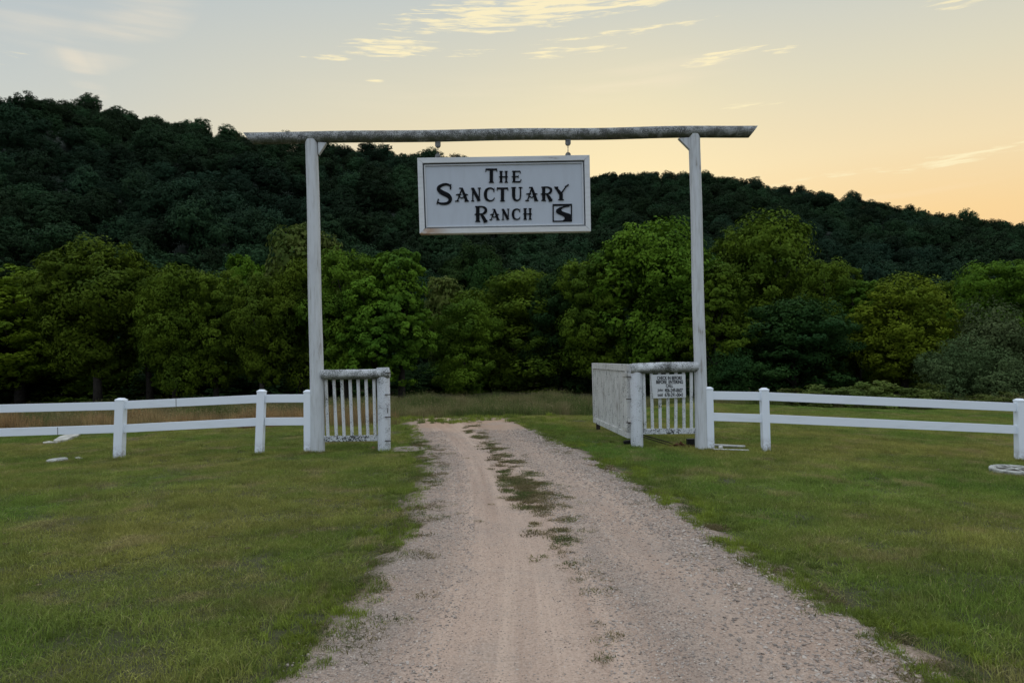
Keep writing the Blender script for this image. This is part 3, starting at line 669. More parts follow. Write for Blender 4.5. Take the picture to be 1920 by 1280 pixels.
N0 = 95000; x = rng.uniform(-22, 22, N0); y = rng.uniform(2.2, 27.5, N0); l, r_ = edges(y)
rag = (val_noise(x, y, .35, 3)-.5)*.5 + (val_noise(x, y, .12, 4)-.5)*.25
fr = rng.uniform(0, 1, N0)**2.2*.42
ok = in_view(x, y) & ((x < l+jitter1(y, 0.)-.10+rag*.40-fr*.30) | (x > r_+jitter1(y, 3.)+.10+rag*.34+fr*.22)) & (y < lawn_far(x)+3.2)
bare = val_noise(x, y, .5, 9); ok &= ~((bare > .88) & (rng.uniform(0, 1, N0) < .4))
x, y = x[ok], y[ok]; n = len(x); pts = np.stack([x, y, gz(x, y)], -1)
dry = val_noise(x, y, 1.4, 5); s = (.45+.7*val_noise(x, y, .9, 6)+.6*(val_noise(x, y, .28, 7)-.4))*rng.uniform(.7, 1.35, n); s = np.maximum(s, .3); scl = np.stack([rng.uniform(.9, 1.3, n), rng.uniform(.9, 1.3, n), s], -1)
rot = np.stack([0*x, 0*x, rng.uniform(0, 6.28, n)], -1)
scatter('lawn_grass', pts, rot, scl, lawn_src, rng.integers(0, 5, n), 'mown lawn grass on both sides of the gravel drive')

# longer bright grass along the drive edges + stray tufts on the gravel
edge_src = [('edge_tuft', blades_mesh('edge_tuft_%d' % k, 80+k, 46, .06, [.07, .09, .06][k], .006, .8, 3, mat=M['edge'])) for k in range(3)]
def along(n, lo, hi, side, spread, bias):
    y = lo+(hi-lo)*rng.uniform(0, 1, n)**1.3; l, r_ = edges(y); off = np.abs(rng.normal(0, spread, n))-bias
    x = (l-off) if side == 'l' else (r_+off); return x, y
xa, ya = along(1500, 2.3, 17, 'l', .30, .12); xb, yb = along(4200, 2.3, 18, 'r', .32, .14)
x = np.concatenate([xa, xb]); y = np.concatenate([ya, yb]); keep = val_noise(x, y, .35, 31) > .35; x, y = x[keep], y[keep]; n = len(x)
s = rng.uniform(.4, .95, n); scatter('verge_grass', np.stack([x, y, gz(x, y)], -1), np.stack([0*x, 0*x, rng.uniform(0, 6.28, n)], -1), np.stack([s, s, s], -1), edge_src, rng.integers(0, 3, n), 'longer bright green grass along both edges of the gravel drive')

xs_, ys_ = [], []
for (bx, by) in ((223, 858), (486, 852), (578, 850), (597, 847), (720, 847), (1195, 839), (1316, 844), (1331, 844), (1436, 844), (1913, 865)):
    b = P(bx, by, 12.4); k = 22; xs_.append(b.x+rng.normal(0, .12, k)); ys_.append(12.4+rng.normal(-.05, .10, k))
kx = 2600; x = rng.uniform(-14, 14, kx); y = rng.uniform(2.4, 17, kx); l, r_ = edges(y); ok = in_view(x, y) & ((x < l-.3) | (x > r_+.3)) & (val_noise(x, y, .8, 91) > .55)
x = np.concatenate(xs_+[x[ok]]); y = np.concatenate(ys_+[y[ok]]); n = len(x); s = rng.uniform(.45, 1.1, n)
stray_src = [('stray_tuft', blades_mesh('stray_tuft_%d' % k, 180+k, 60, .09, [.08, .10][k], .0065, .9, 3, mat=M['lawn'])) for k in range(2)]
scatter('longer_tufts', np.stack([x, y, gz(x, y)], -1), np.stack([0*x, 0*x, rng.uniform(0, 6.28, n)], -1), np.stack([s, s, s], -1), stray_src, rng.integers(0, 2, n), 'longer grass tufts left by the mower round the posts and in the lawn')
# flat broad-leaved weeds
def rosette(name, seed):
    rg = np.random.default_rng(seed); V = []; 
    for k in range(11):
        a = k*2.4+rg.uniform(-.3, .3); L_ = rg.uniform(.018, .036); w_ = L_*.4; d = np.array([math.cos(a), math.sin(a), 0]); sd_ = np.array([-math.sin(a), math.cos(a), 0]); up = np.array([0, 0, 1.])
        V += [d*.005+up*.004, d*L_*.55+sd_*w_*.6+up*L_*.35, d*L_+up*L_*.25, d*L_*.55-sd_*w_*.6+up*L_*.35]
    me = np_mesh(name, np.array(V), np.arange(44).reshape(-1, 4)); me.materials.append(M['weed']); return me
kx = 1500; x = rng.uniform(-9, 9, kx); y = rng.uniform(2.6, 13, kx); l, r_ = edges(y); ok = in_view(x, y) & ((x < l-.1) | (x > r_+.1)) & (val_noise(x, y, 1.1, 92) > .5); x, y = x[ok], y[ok]; n = len(x); s = rng.uniform(.5, 1.2, n)
scatter('broadleaf_weeds', np.stack([x, y, gz(x, y)+.012], -1), np.stack([0*x, 0*x, rng.uniform(0, 6.28, n)], -1), np.stack([s, s, s], -1), [('rosette', rosette('rosette_%d' % k, k)) for k in range(3)], rng.integers(0, 3, n), 'small flat broad-leaved weeds scattered through the lawn')

# weeds on the hump between the wheel tracks
C_PX = [(880, 790, 22), (885, 805, 26), (915, 830, 26), (945, 850, 28), (965, 880, 32), (985, 910, 38), (1015, 945, 46), (1035, 975, 40), (1050, 1010, 34), (1085, 1070, 30), (1120, 1120, 22)]
Cw = [(G(a, b), c*G(a, b).y/F_PX) for a, b, c in C_PX]; cy = np.array([c[0].y for c in Cw])[::-1]; cx = np.array([c[0].x for c in Cw])[::-1]; cw = np.array([c[1] for c in Cw])[::-1]
kx = 520; xe = rng.uniform(-3.2, 1.2, kx); ye = rng.uniform(17.2, 19.6, kx); ke = (val_noise(xe, ye, .5, 88) > .50); xe, ye = xe[ke], ye[ke]; se = rng.uniform(.6, 1.5, len(xe))
scatter('crest_tufts', np.stack([xe, ye, terr(xe, ye)], -1), np.stack([0*xe, 0*xe, rng.uniform(0, 6.28, len(xe))], -1), np.stack([se, se, se*1.3], -1), edge_src, rng.integers(0, 3, len(xe)), 'loose grass tufts where the drive tops the rise')
weed_src = [('weed', blades_mesh('weed_%d' % k, 90+k, 36, .075, .045, .007, 1.5, 2, mat=M['weed'])) for k in range(3)]
n = 9000; y = rng.uniform(3.6, 18, n); x = np.interp(y, cy, cx)+rng.normal(0, .62, n)*np.interp(y, cy, cw)*np.interp(y, [6, 9, 12, 18], [1.1, .95, .6, .5]); dens = np.interp(y, [4.5, 6, 6.8, 8, 11, 15, 18], [.05, .13, .48, .75, .42, .28, .18])
keep = (val_noise(x, y, .13, 41)+.35*val_noise(x, y, .45, 42) > .80-.24*dens) & (rng.uniform(0, 1, n) < dens*.9); x, y = x[keep], y[keep]
l, r_ = edges(np.linspace(2.4, 14, 1800)); yy = np.linspace(2.4, 14, 1800); x2 = l+np.abs(rng.normal(0, .22, 1800))-.12; k2 = (val_noise(x2, yy, .2, 44) > .5); x3 = r_-np.abs(rng.normal(0, .16, 1800))+.1; k3 = val_noise(x3, yy, .2, 45) > .6
x = np.concatenate([x, x2[k2], x3[k3]]); y = np.concatenate([y, yy[k2], yy[k3]]); n = len(x); s = rng.uniform(.5, 1.2, n)
scatter('track_weeds', np.stack([x, y, terr(x, y)+.012], -1), np.stack([0*x, 0*x, rng.uniform(0, 6.28, n)], -1), np.stack([s, s, s*.8], -1), weed_src, rng.integers(0, 3, n), 'low weeds growing between the wheel tracks of the drive')

# tall unmown grass beyond the lawn
dry_src = [('dry_grass', blades_mesh('dry_grass_%d' % k, 100+k, 90, .28, [.55, .65, .5][k], .011, .22, 3, True, M['dry'])) for k in range(3)]
mea_src = [('meadow_grass', blades_mesh('meadow_grass_%d' % k, 110+k, 90, .28, [.55, .62, .45][k], .012, .35, 3, True, M['meadow'])) for k in range(3)]
n = 9000; x = rng.uniform(-26, 26, n); y = rng.uniform(16.5, 40, n); far = np.where(x < -2.6, 17.2-.25*np.clip(x+8, -6, 4)*0, np.where(x < 1.5, 22.5, np.minimum(24.5+(x-1.5)*.5, 26.5)))
l, r_ = edges(y); ok = (y > far+(val_noise(x, y, 1.2, 51)-.5)*.8) & ~((x > l-.3) & (x < r_+.3) & (y < 24)); x, y = x[ok], y[ok]
isdry = (x < -2.6) & (y < 21) & (val_noise(x, y, 2.5, 52)+.25*(x > -7.5) > .28)
for nm, mk, src, lab in (('dry_grass', isdry, dry_src, 'tall dry brown grass behind the left fence'), ('meadow_grass', ~isdry, mea_src, 'tall pale green meadow grass between the lawn and the trees')):
    xx, yy = x[mk], y[mk]; n = len(xx); hz = np.where(yy < 21, .72, np.where(xx < 3.2, .92, .7))*(.5+.9*val_noise(xx, yy, .9, 77)); s = rng.uniform(.7, 1.1, n)*hz
    if nm == 'dry_grass': s = s*(.8+.35*val_noise(xx, yy, 2., 54))
    scatter(nm, np.stack([xx, yy, terr(xx, yy)], -1), np.stack([0*xx, 0*xx, rng.uniform(0, 6.28, n)], -1), np.stack([s*1.1, s*1.1, s], -1), src, rng.integers(0, 3, n), lab)

# gravel
def pebble(name, seed):
    rnd = random.Random(seed); bm = bmesh.new(); bmesh.ops.create_icosphere(bm, subdivisions=1, radius=1)
    for v in bm.verts: v.co = v.co*rnd.uniform(.72, 1.15); v.co.z *= .6
    me = from_bm(bm, name); me.materials.append(M['stone']); return me
peb = [('pebble', pebble('pebble_%d' % k, k)) for k in range(6)]
n = 150000; y = 2.4+(15.5-2.4)*rng.uniform(0, 1, n)**1.55; l, r_ = edges(y); u = rng.uniform(-.03, 1.03, n); x = l+u*(r_-l)
den = .55+.45*np.minimum(1, (np.abs(u-.36)/.17)**2); den *= 1-.6*np.exp(-((u-.74)/.07)**2); den = np.where(u > .8, 1.0, den); den = np.where((u < 0) | (u > 1), .35, den); den *= .45+.75*val_noise(x, y, .5, 61)
ok = (u > -.03) & (u < 1.03) & (rng.uniform(0, 1, n) < den*.75) & in_view(x, y, .2); x, y, u = x[ok], y[ok], u[ok]; n = len(x)
s = .0028+.0045*rng.uniform(0, 1, n)**2.5 + .0065*(u > .72)*rng.uniform(0, 1, n)**3 + .004*(rng.uniform(0, 1, n) > .97); s *= np.where(np.abs(u-.36) < .13, .6, 1); s *= 1+.03*y
rutz = -.016*np.exp(-((u-.36)/.09)**2) - .012*np.exp(-((u-.76)/.08)**2)
inr = (u > .01) & (u < .99); z = terr(x, y)+np.where(inr, .016+rutz+.006*np.sin(x*7+y*3.1)*np.sin(y*5.1-x*2), .004)+s*.15
scatter('gravel', np.stack([x, y, z], -1), rng.uniform(-.4, .4, (n, 3))*np.array([1, 1, 8]), np.stack([s*rng.uniform(.8, 1.5, n), s*rng.uniform(.8, 1.4, n), s], -1), peb, rng.integers(0, 6, n), 'loose grey and tan gravel stones on the drive')

# leafy weeds in front of the trees on the right
lw_me, _ = crown_mesh('leafy_weed_mesh', 71, 5200, .075, nl=16, shape='bush', W_=.75, H_=1.0, clump=.34, low=.1)
WB = [(1500, 735, 120, 27, 'leafy weed clump behind the second right fence post'), (1570, 728, 130, 27.5, 'leafy weed clump, second from the left in the low bank on the right'),
      (1640, 722, 130, 27.5, 'tall leafy weed clump in the middle of the low bank on the right'), (1712, 728, 120, 28, 'leafy weed clump at the right end of the low bank'),
      (1850, 740, 110, 26.5, 'leafy weed clump just left of the last right fence post'), (1420, 755, 90, 28, 'small leafy weed clump between the two near right fence posts')]
for px, top, w, Y, lab in WB:
    pt = P(px, top, Y); z0 = TZ(pt.x, Y)-.05; o = bpy.data.objects.new('leafy_weeds', lw_me); COL.objects.link(o)
    if not lw_me.materials: lw_me.materials.append(M['f_olive'])
    sx = w*1.15*Y/F_PX/1.6; o.location = (pt.x, Y, z0); o.scale = (sx, sx, (pt.z-z0)/.95); o.rotation_euler.z = random.uniform(0, 6.28)
    tag(o, lab, 'weeds', 'leafy weed clumps in front of the right-hand trees')

# ------------------------------------------------------------------ carpentry helpers
def box_between(p0, p1, w, d, bev=.006, up=None):
    """rectangular bar p0->p1; w across in the picture plane, d in depth (world y)"""
    ax = (p1-p0); Ln = ax.length; ax.normalize(); dep = Vector((0, 1, 0)) if abs(ax.y) < .9 else Vector((1, 0, 0))
    if up is not None: dep = up
    sd_ = ax.cross(dep).normalized(); dep = sd_.cross(ax).normalized(); bm = bmesh.new()
    bmesh.ops.create_cube(bm, size=1, matrix=Matrix((( *(sd_*w), 0), (*(dep*d), 0), (*(ax*Ln), 0), (0, 0, 0, 1))).transposed())
    bmesh.ops.translate(bm, vec=(p0+p1)/2, verts=bm.verts)
    if bev: bmesh.ops.bevel(bm, geom=bm.edges[:], offset=bev, segments=2, affect='EDGES', profile=.7)
    return bm
def poly_prism(pts, y0, y1):
    """outline given by points (x,z) -> solid between y0 and y1"""
    bm = bmesh.new(); a = [bm.verts.new((p[0], y0, p[1])) for p in pts]; b = [bm.verts.new((p[0], y1, p[1])) for p in pts]
    bm.faces.new(a); bm.faces.new(b[::-1])
    for i in range(len(pts)): j = (i+1) % len(pts); bm.faces.new((a[i], b[i], b[j], a[j]))
    return bm
def log(p0, p1, r0, r1, seed, seg=22, step=.1, knots=.02, cut0=0., cut1=0., round_end=False):
    """peeled log with uneven surface; cut = horizontal run of a mitred end"""
    rnd = random.Random(seed); ax = p1-p0; Ln = ax.length; ax.normalize(); dep = Vector((0, 1, 0)); sd_ = ax.cross(dep).normalized(); n = max(3, int(Ln/step)); bm = bmesh.new(); rings = []
    ph = [rnd.uniform(0, 6.28) for _ in range(6)]
    for i in range(n+1):
        t = i/n; r = r0+(r1-r0)*t
        if round_end and i in (0, n): r *= .8
        wx = .006*math.sin(t*Ln*2.3+ph[0]); wy = .006*math.sin(t*Ln*1.7+ph[1]); ring = []
        for k in range(seg):
            a = 2*math.pi*k/seg; rr = r*(1+knots*math.sin(2*a+ph[2]+t*3)+knots*.6*math.sin(3*a+t*Ln*3+ph[3])+rnd.uniform(-1, 1)*knots*.35)
            c, s = math.cos(a), math.sin(a); sh = 0
            # end cuts: shift along the axis according to height (sd_ is up/down)
            upc = (sd_*c).z*1.0
            if cut0: sh += -cut0*(1-t)**20*(c*(1 if sd_.z > 0 else -1))*.5
            if cut1: sh += cut1*t**20*(c*(1 if sd_.z > 0 else -1))*.5
            ring.append(bm.verts.new(p0+ax*(Ln*t+sh)+sd_*(rr*c+wx)+dep*(rr*s+wy)))
        rings.append(ring)
    for a, b in zip(rings, rings[1:]):
        for k in range(seg): bm.faces.new((a[k], a[(k+1) % seg], b[(k+1) % seg], b[k]))
    bm.faces.new(rings[0][::-1]); bm.faces.new(rings[-1]); return bm
def cyl(p0, p1, r, seg=14):
    bm = bmesh.new(); tube_path(bm, [p0, p1], [r, r], seg); return bm
def part(name, bm, mat, parent, smooth=False):
    me = from_bm(bm, name, False)
    if smooth:
        me.shade_smooth()
        try: me.set_sharp_from_angle(angle=R(40))
        except Exception: pass
    return link(name, me, mat, parent)
YG = 12.4

# ------------------------------------------------------------------ the gate arch
arch = empty('gate_arch', (P(955, 850, YG).x, YG, TZ(P(955, 850, YG).x, YG)), 'tall white log ranch gateway with two round posts and a crossbeam over the drive', 'gateway')
def sink(p, dz=.12): return p-Vector((0, 0, dz))
pl0, pl1 = P(596.5, 846, YG), P(584.6, 263, YG); pr0, pr1 = P(1316, 843, YG), P(1302, 253, YG)
part('post', log(sink(pl0), pl1, .118, .104, 3, step=.12, knots=.012), M['post'], arch, True)
part('post', log(sink(pr0), pr1, .104, .096, 4, step=.12, knots=.014), M['post'], arch, True)
b0, b1 = P(466, 259.5, YG), P(1412, 246.5, YG)
part('crossbeam', log(b0, b1, .100, .097, 5, step=.07, knots=.014, cut0=.16, cut1=.15), M['beam'], arch, True)
for q in ([(597.5, 268), (613, 269), (598.5, 291)], [(1294, 259), (1271.5, 260.5), (1295, 284)]):
    pp = [P(a, b, YG) for a, b in q]; part('brace', poly_prism([(p.x, p.z) for p in pp], YG-.045, YG+.045), M['post'], arch)

# ------------------------------------------------------------------ hanging sign
def sgn(px, py, dy=0.): return P(px, py, YG-.02+dy)
sign = empty('hanging_sign', sgn(945, 440), 'large hanging white sign reading THE SANCTUARY RANCH under the crossbeam', 'sign')
TL, TRt, BR, BL = (783.5, 299), (1104.5, 293.5), (1107, 435.5), (788, 440.5); ip = 9.5
def quad_prism(q, y0, y1, bev=0.):
    pp = [P(a, b, YG) for a, b in q]; bm = poly_prism([(p.x, p.z) for p in pp], y0, y1)
    if bev: bmesh.ops.bevel(bm, geom=bm.edges[:], offset=bev, segments=1, affect='EDGES')
    return bm
def inset(k): return [(TL[0]+k, TL[1]+k), (TRt[0]-k, TRt[1]+k), (BR[0]-k, BR[1]-k), (BL[0]+k, BL[1]-k)]
O, I, I2 = inset(0), inset(10), inset(13.5)
Y0 = YG-.10
part('panel', quad_prism(inset(6), YG-.055, YG+.03), M['panel'], sign)
g_ = .25
for nm, a, b, c, d, mt in (('top', O[0], O[1], I[1], I[0], 'signframe'), ('bottom', O[3], O[2], I[2], I[3], 'signrust'), ('left', (O[0][0], O[0][1]), I[0], I[3], O[3], 'signframe'), ('right', I[1], O[1], O[2], I[2], 'signframe')):
    q = [a, b, c, d]; cx_ = sum(p[0] for p in q)/4; cy_ = sum(p[1] for p in q)/4; q = [(cx_+(p[0]-cx_)*(1-.15/max(1, abs(p[0]-cx_))), cy_+(p[1]-cy_)*(1-.15/max(1, abs(p[1]-cy_)))) for p in q]
    part('frame_rail', quad_prism(q, Y0, YG+.045, .004), M[mt], sign)
for a, b in ((0, 1), (1, 2), (2, 3), (3, 0)):   # thin bead inside the frame; black strips paint the joint's shadow and caulk
    A, B = inset(10.6)[a], inset(10.6)[b]; pa, pb = P(*A, YG), P(*B, YG); pa.y = pb.y = YG-.057; part('seam_shadow', box_between(pa, pb, .012, .006, 0), M['black'], sign)
    A, B = I2[a], I2[b]; pa, pb = P(*A, YG), P(*B, YG); pa.y = pb.y = YG-.066; part('bead', box_between(pa, pb, .014, .02, .002), M['signframe'], sign)

# letters built from tapering strokes in a 0..1 box (y up)
def smooth_pts(pts, k=6):
    if len(pts) < 3: return pts
    out = []; q = [pts[0]]+list(pts)+[pts[-1]]
    for i in range(1, len(q)-2):
        for j in range(k):
            t = j/k; out.append(tuple(.5*((2*q[i][c])+(-q[i-1][c]+q[i+1][c])*t+(2*q[i-1][c]-5*q[i][c]+4*q[i+1][c]-q[i+2][c])*t*t+(-q[i-1][c]+3*q[i][c]-3*q[i+1][c]+q[i+2][c])*t**3) for c in range(3)))
    out.append(pts[-1]); return out
def spur(x, y, s=.13): return [(x-s, y, .015), (x, y, .10), (x+s, y, .015)]
def stem(x, w, y0=.03, y1=.97): return [(x, y0, w), (x, y1, w)]
def serif(x, y, s=.15, w=.055): return [(x-s, y, w*.6), (x, y, w), (x+s, y, w*.6)]
GL = {
 'T': [[(.0, .925, .09), (1., .925, .09)], [(.03, .96, .05), (.0, .76, .02)], [(.97, .96, .05), (1., .76, .02)], stem(.5, .19, .0, .93), serif(.5, .03, .22)],
 'H': [stem(.22, .17), stem(.80, .13), serif(.22, .03, .2), serif(.8, .03, .18), serif(.22, .97, .2), serif(.8, .97, .18), [(.22, .5, .055), (.8, .5, .055)], spur(.2, .5, .22), spur(.8, .5, .2)],
 'E': [stem(.25, .18), [(.05, .95, .07), (.9, .95, .07)], [(.9, .98, .04), (.93, .76, .03)], [(.05, .05, .07), (.92, .05, .09)], [(.92, .05, .06), (1., .27, .03)], [(.25, .5, .05), (.7, .5, .05)], [(.7, .62, .03), (.7, .38, .03)], spur(.22, .5, .24)],
 'S': [[(.93, .80, .05), (.82, .93, .07), (.5, .965, .09), (.16, .85, .12), (.13, .70, .15), (.36, .56, .18), (.70, .44, .18), (.88, .28, .15), (.80, .10, .11), (.5, .03, .09), (.18, .05, .07), (.06, .12, .03)], [(.93, .98, .02), (.90, .72, .05)], [(.0, .0, .03), (.10, .26, .04)]],
 'A': [[(.16, .02, .06), (.52, .98, .07)], [(.50, .97, .12), (.86, .02, .19)], serif(.14, .03, .15), serif(.86, .03, .17), [(.28, .36, .035), (.5, .24, .06), (.68, .36, .035)], spur(.26, .5, .2), spur(.76, .5, .2), [(.3, .97, .04), (.56, .97, .05)]],
 'N': [stem(.16, .07), stem(.86, .07), [(.14, .96, .17), (.84, .04, .19)], serif(.16, .03, .16), serif(.86, .97, .16), [(-.02, .96, .03), (.2, .96, .06)]],
 'C': [[(.92, .74, .03), (.82, .90, .07), (.54, .96, .08), (.22, .82, .15), (.12, .5, .19), (.22, .17, .15), (.54, .04, .08), (.84, .10, .06), (.96, .28, .03)], [(.95, .98, .02), (.91, .68, .05)]],
 'U': [[(.20, .97, .19), (.20, .40, .19), (.28, .12, .14), (.52, .04, .08), (.74, .13, .07), (.82, .40, .07), (.82, .97, .07)], serif(.2, .97, .22), serif(.82, .97, .17)],
 'R': [stem(.24, .18), serif(.24, .03, .2), [(.04, .95, .05), (.24, .95, .06), (.6, .95, .07), (.86, .82, .13), (.84, .62, .13), (.6, .50, .07), (.24, .49, .05)], [(.48, .5, .08), (.68, .28, .17), (.86, .02, .19)], [(.86, .0, .10), (1.0, .12, .02)], spur(.18, .47, .2), [(.70, -.04, .03), (.98, .06, .07)]],
 'Y': [[(.06, .80, .10), (.44, .38, .19)], stem(.44, .18, .0, .42), serif(.44, .03, .2), [(.44, .42, .07), (.80, .86, .05), (.98, 1.0, .06)], [(.72, .86, .03), (1.0, .98, .05)], [(-.04, .82, .05), (.24, .82, .05)]],
}
def glyph(ch, x0, x1, y0, y1, yface, thick):
    """y0 top row, y1 bottom row in picture units on the sign plane"""
    bm = bmesh.new(); pA = P(x0, y1, YG); pB = P(x1, y1, YG); pC = P(x0, y0, YG); ex = pB-pA; ey = pC-pA; H = ey.length; Wd = ex.length
    for k, st in enumerate(GL[ch]):
        pts = smooth_pts(st) if len(st) > 3 else st; q = [(p[0]*Wd, p[1]*H, (p[2]*1.16+.012)*H) for p in pts]; Lf, Rt = [], []
        for i, p in enumerate(q):
            a = q[max(0, i-1)]; b = q[min(len(q)-1, i+1)]; dx, dy = b[0]-a[0], b[1]-a[1]; ll = math.hypot(dx, dy) or 1; nx_, ny_ = -dy/ll, dx/ll
            Lf.append((p[0]+nx_*p[2]/2, p[1]+ny_*p[2]/2)); Rt.append((p[0]-nx_*p[2]/2, p[1]-ny_*p[2]/2))
        f = yface-thick-k*.0006; ux, uy = ex/Wd, ey/H
        def mk(c, yy): v = pA+ux*c[0]+uy*c[1]; return bm.verts.new((v.x, yy, v.z))
        fl = [mk(c, f) for c in Lf]; fr = [mk(c, f) for c in Rt]; bl = [mk(c, yface) for c in Lf]; br = [mk(c, yface) for c in Rt]
        for i in range(len(q)-1):
            bm.faces.new((fl[i], fl[i+1], fr[i+1], fr[i])); bm.faces.new((fl[i], bl[i], bl[i+1], fl[i+1])); bm.faces.new((fr[i], fr[i+1], br[i+1], br[i]))
        bm.faces.new((fl[0], fr[0], br[0], bl[0])); bm.faces.new((fl[-1], bl[-1], br[-1], fr[-1]))
    return bm
LET = [('T', 911, 932, 317.5, 344.3), ('H', 936, 952.5, 322.5, 344), ('E', 959.5, 977, 322, 343.7),
       ('S', 820, 848, 346, 384.5), ('A', 854, 879, 353.8, 379.3), ('N', 884, 901.5, 353.6, 379), ('C', 908, 928, 353.3, 379), ('T', 932, 952.5, 352.8, 379), ('U', 959, 979.5, 352.5, 378.3), ('A', 985, 1008.5, 352.3, 378.3), ('R', 1014, 1035.5, 351.3, 378.3), ('Y', 1040, 1066, 347.5, 377),
       ('R', 890.5, 914, 387.5, 417.5), ('A', 918, 936.5, 393.3, 413.8), ('N', 941, 955, 393, 413.6), ('C', 960, 975.8, 392.6, 413.4), ('H', 981, 997, 392, 413)]
YF = YG-.055
for ch, x0, x1, y0, y1 in LET: part('letter', glyph(ch, x0, x1, y0, y1, YF, .014), M['black'], sign)
def uvq(pts): # emblem box uv -> picture units
    return [(1035.7+u*36.3, 384.2+v*33.0-u*.6) for u, v in pts]
def emb(pts, k=0): return quad_prism(uvq(pts), YF-.012-k*.0006, YF)
bm = bmesh.new()
for k, pts in enumerate(([(0, 0), (1, 0), (1, .10), (0, .10)], [(0, .1), (.06, .1), (.06, 1), (0, 1)], [(.94, .1), (1, .1), (1, 1), (.94, 1)], [(.06, .94), (.94, .94), (.94, 1), (.06, 1)])):
    b2 = emb(pts, k); me_ = bpy.data.meshes.new('tmp'); b2.to_mesh(me_); b2.free(); bm.from_mesh(me_); bpy.data.meshes.remove(me_)
part('emblem_frame', bm, M['black'], sign)
riv = [(.86, .105), (.58, .13), (.34, .20), (.19, .32), (.17, .44), (.27, .55), (.45, .64), (.60, .73), (.63, .80), (.60, .88), (.52, .935), (.935, .935), (.935, .60), (.84, .55), (.66, .49), (.50, .42), (.44, .34), (.50, .25), (.64, .18), (.86, .15)]
part('emblem_river', emb(riv, 5), M['black'], sign)
# hangers
for hx, r0_, r1_, r2_, r3_ in ((821, 265, 277, 288.5, 298), (1065, 262, 273, 286.5, 295)):
    for (a, b) in ((r0_, r1_), (r2_, r3_)):
        ct = (a+b)/2; q = [(hx-5, a), (hx+5, a), (hx+5, b-3 if a == r0_ else b), (hx+2.5, b), (hx-2.5, b), (hx-5, b-3 if a == r0_ else b)]
        if a != r0_: q = [(hx-2.5, a), (hx+2.5, a), (hx+5, a+3), (hx+5, b), (hx-5, b), (hx-5, a+3)]
        part('hanger_bracket', quad_prism(q, YG-.025, YG+.025, .002), M['metal'], sign)
    bm = bmesh.new(); top_, bot = P(hx, r1_-2, YG), P(hx, r2_+2, YG); nL = 5
    for i in range(nL):
        c = top_.lerp(bot, (i+.5)/nL); h = (top_.z-bot.z)/nL*.62; w_ = .009; loop = []
        for k in range(12):
            a = 2*math.pi*k/12; o_ = math.cos(a)*w_; z_ = math.sin(a)*h; loop.append(c+(Vector((o_, 0, z_)) if i % 2 else Vector((0, o_, z_))))
        tube_path(bm, loop+[loop[0]], [.0035]*13, 5)
    part('chain', bm, M['metal'], sign)

# ------------------------------------------------------------------ railings beside the gate
def railing(lab, post_px, log_px, bal, brl, nm='gate_railing'):
    e = empty(nm, sink(P(*post_px[0][:2], YG), 0), lab, 'railing', 'short railings beside the gate posts')
    return e
# left railing
rl = railing('short white railing with mottled log top, left of the drive', [(719, 846)], None, None, None)
part('post', log(sink(P(720.5, 846, YG)), P(718, 689, YG), .107, .107, 11, seg=18, knots=.012), M['gatepost'], rl, True)
part('top_rail', log(P(603, 702.5, YG-.04), P(731, 699.5, YG-.04), .086, .080, 12, step=.04, knots=.03, round_end=True), M['log'], rl, True)
part('bottom_rail', box_between(P(606, 822.5, YG), P(709, 820.5, YG), .095, .06), M['brail'], rl)
for (xt, xb) in ((611, 615), (625.5, 631), (640.5, 645.5), (656, 660.5), (671, 675.5), (686, 690), (701, 703.5)):
    part('baluster', box_between(P(xt, 706, YG), P(xb, 819, YG), .050, .045, .012), M['baluster'], rl)
for yy_ in (699, 739.5, 781.5, 826): part('hinge_strap', box_between(P(722, yy_, YG-.11), P(733.5, yy_, YG-.11), .014, .02, .002), M['iron'], rl)
part('latch_pin', box_between(P(727, 764, YG-.112), P(727, 774, YG-.112), .012, .012, .002), M['iron'], rl)
# right railing
rr = railing('short white railing with mottled log top carrying the notice, right of the drive', [(1194, 838)], None, None, None)
part('post', log(sink(P(1195, 838, YG)), P(1191.5, 682, YG), .105, .105, 21, seg=18, knots=.012), M['gatepost'], rr, True)
part('top_rail', log(P(1182, 691, YG-.04), P(1309, 688, YG-.04), .088, .084, 22, step=.04, knots=.03, round_end=True), M['log'], rr, True)
part('bottom_rail', box_between(P(1204, 808.5, YG), P(1304, 807.5, YG), .090, .06), M['brail'], rr)
for (xt, xb) in ((1206.5, 1209.5), (1221, 1223.5), (1236.5, 1238), (1251.5, 1252.8), (1267.5, 1267), (1281.5, 1282.5), (1296, 1296.5)):
    part('baluster', box_between(P(xt, 694, YG), P(xb, 806, YG), .050, .045, .012), M['baluster'], rr)
part('hinge_strap', box_between(P(1177, 703, YG-.02), P(1184.5, 703, YG-.02), .05, .03, .003), M['pvc'], rr)
part('hinge_strap', box_between(P(1177, 788, YG-.02), P(1184.5, 788, YG-.02), .05, .03, .003), M['pvc'], rr)
for yy_ in (706, 748, 792): part('hinge_pin', box_between(P(1174, yy_, YG-.05), P(1183, yy_, YG-.05), .014, .02, .002), M['iron'], rr)

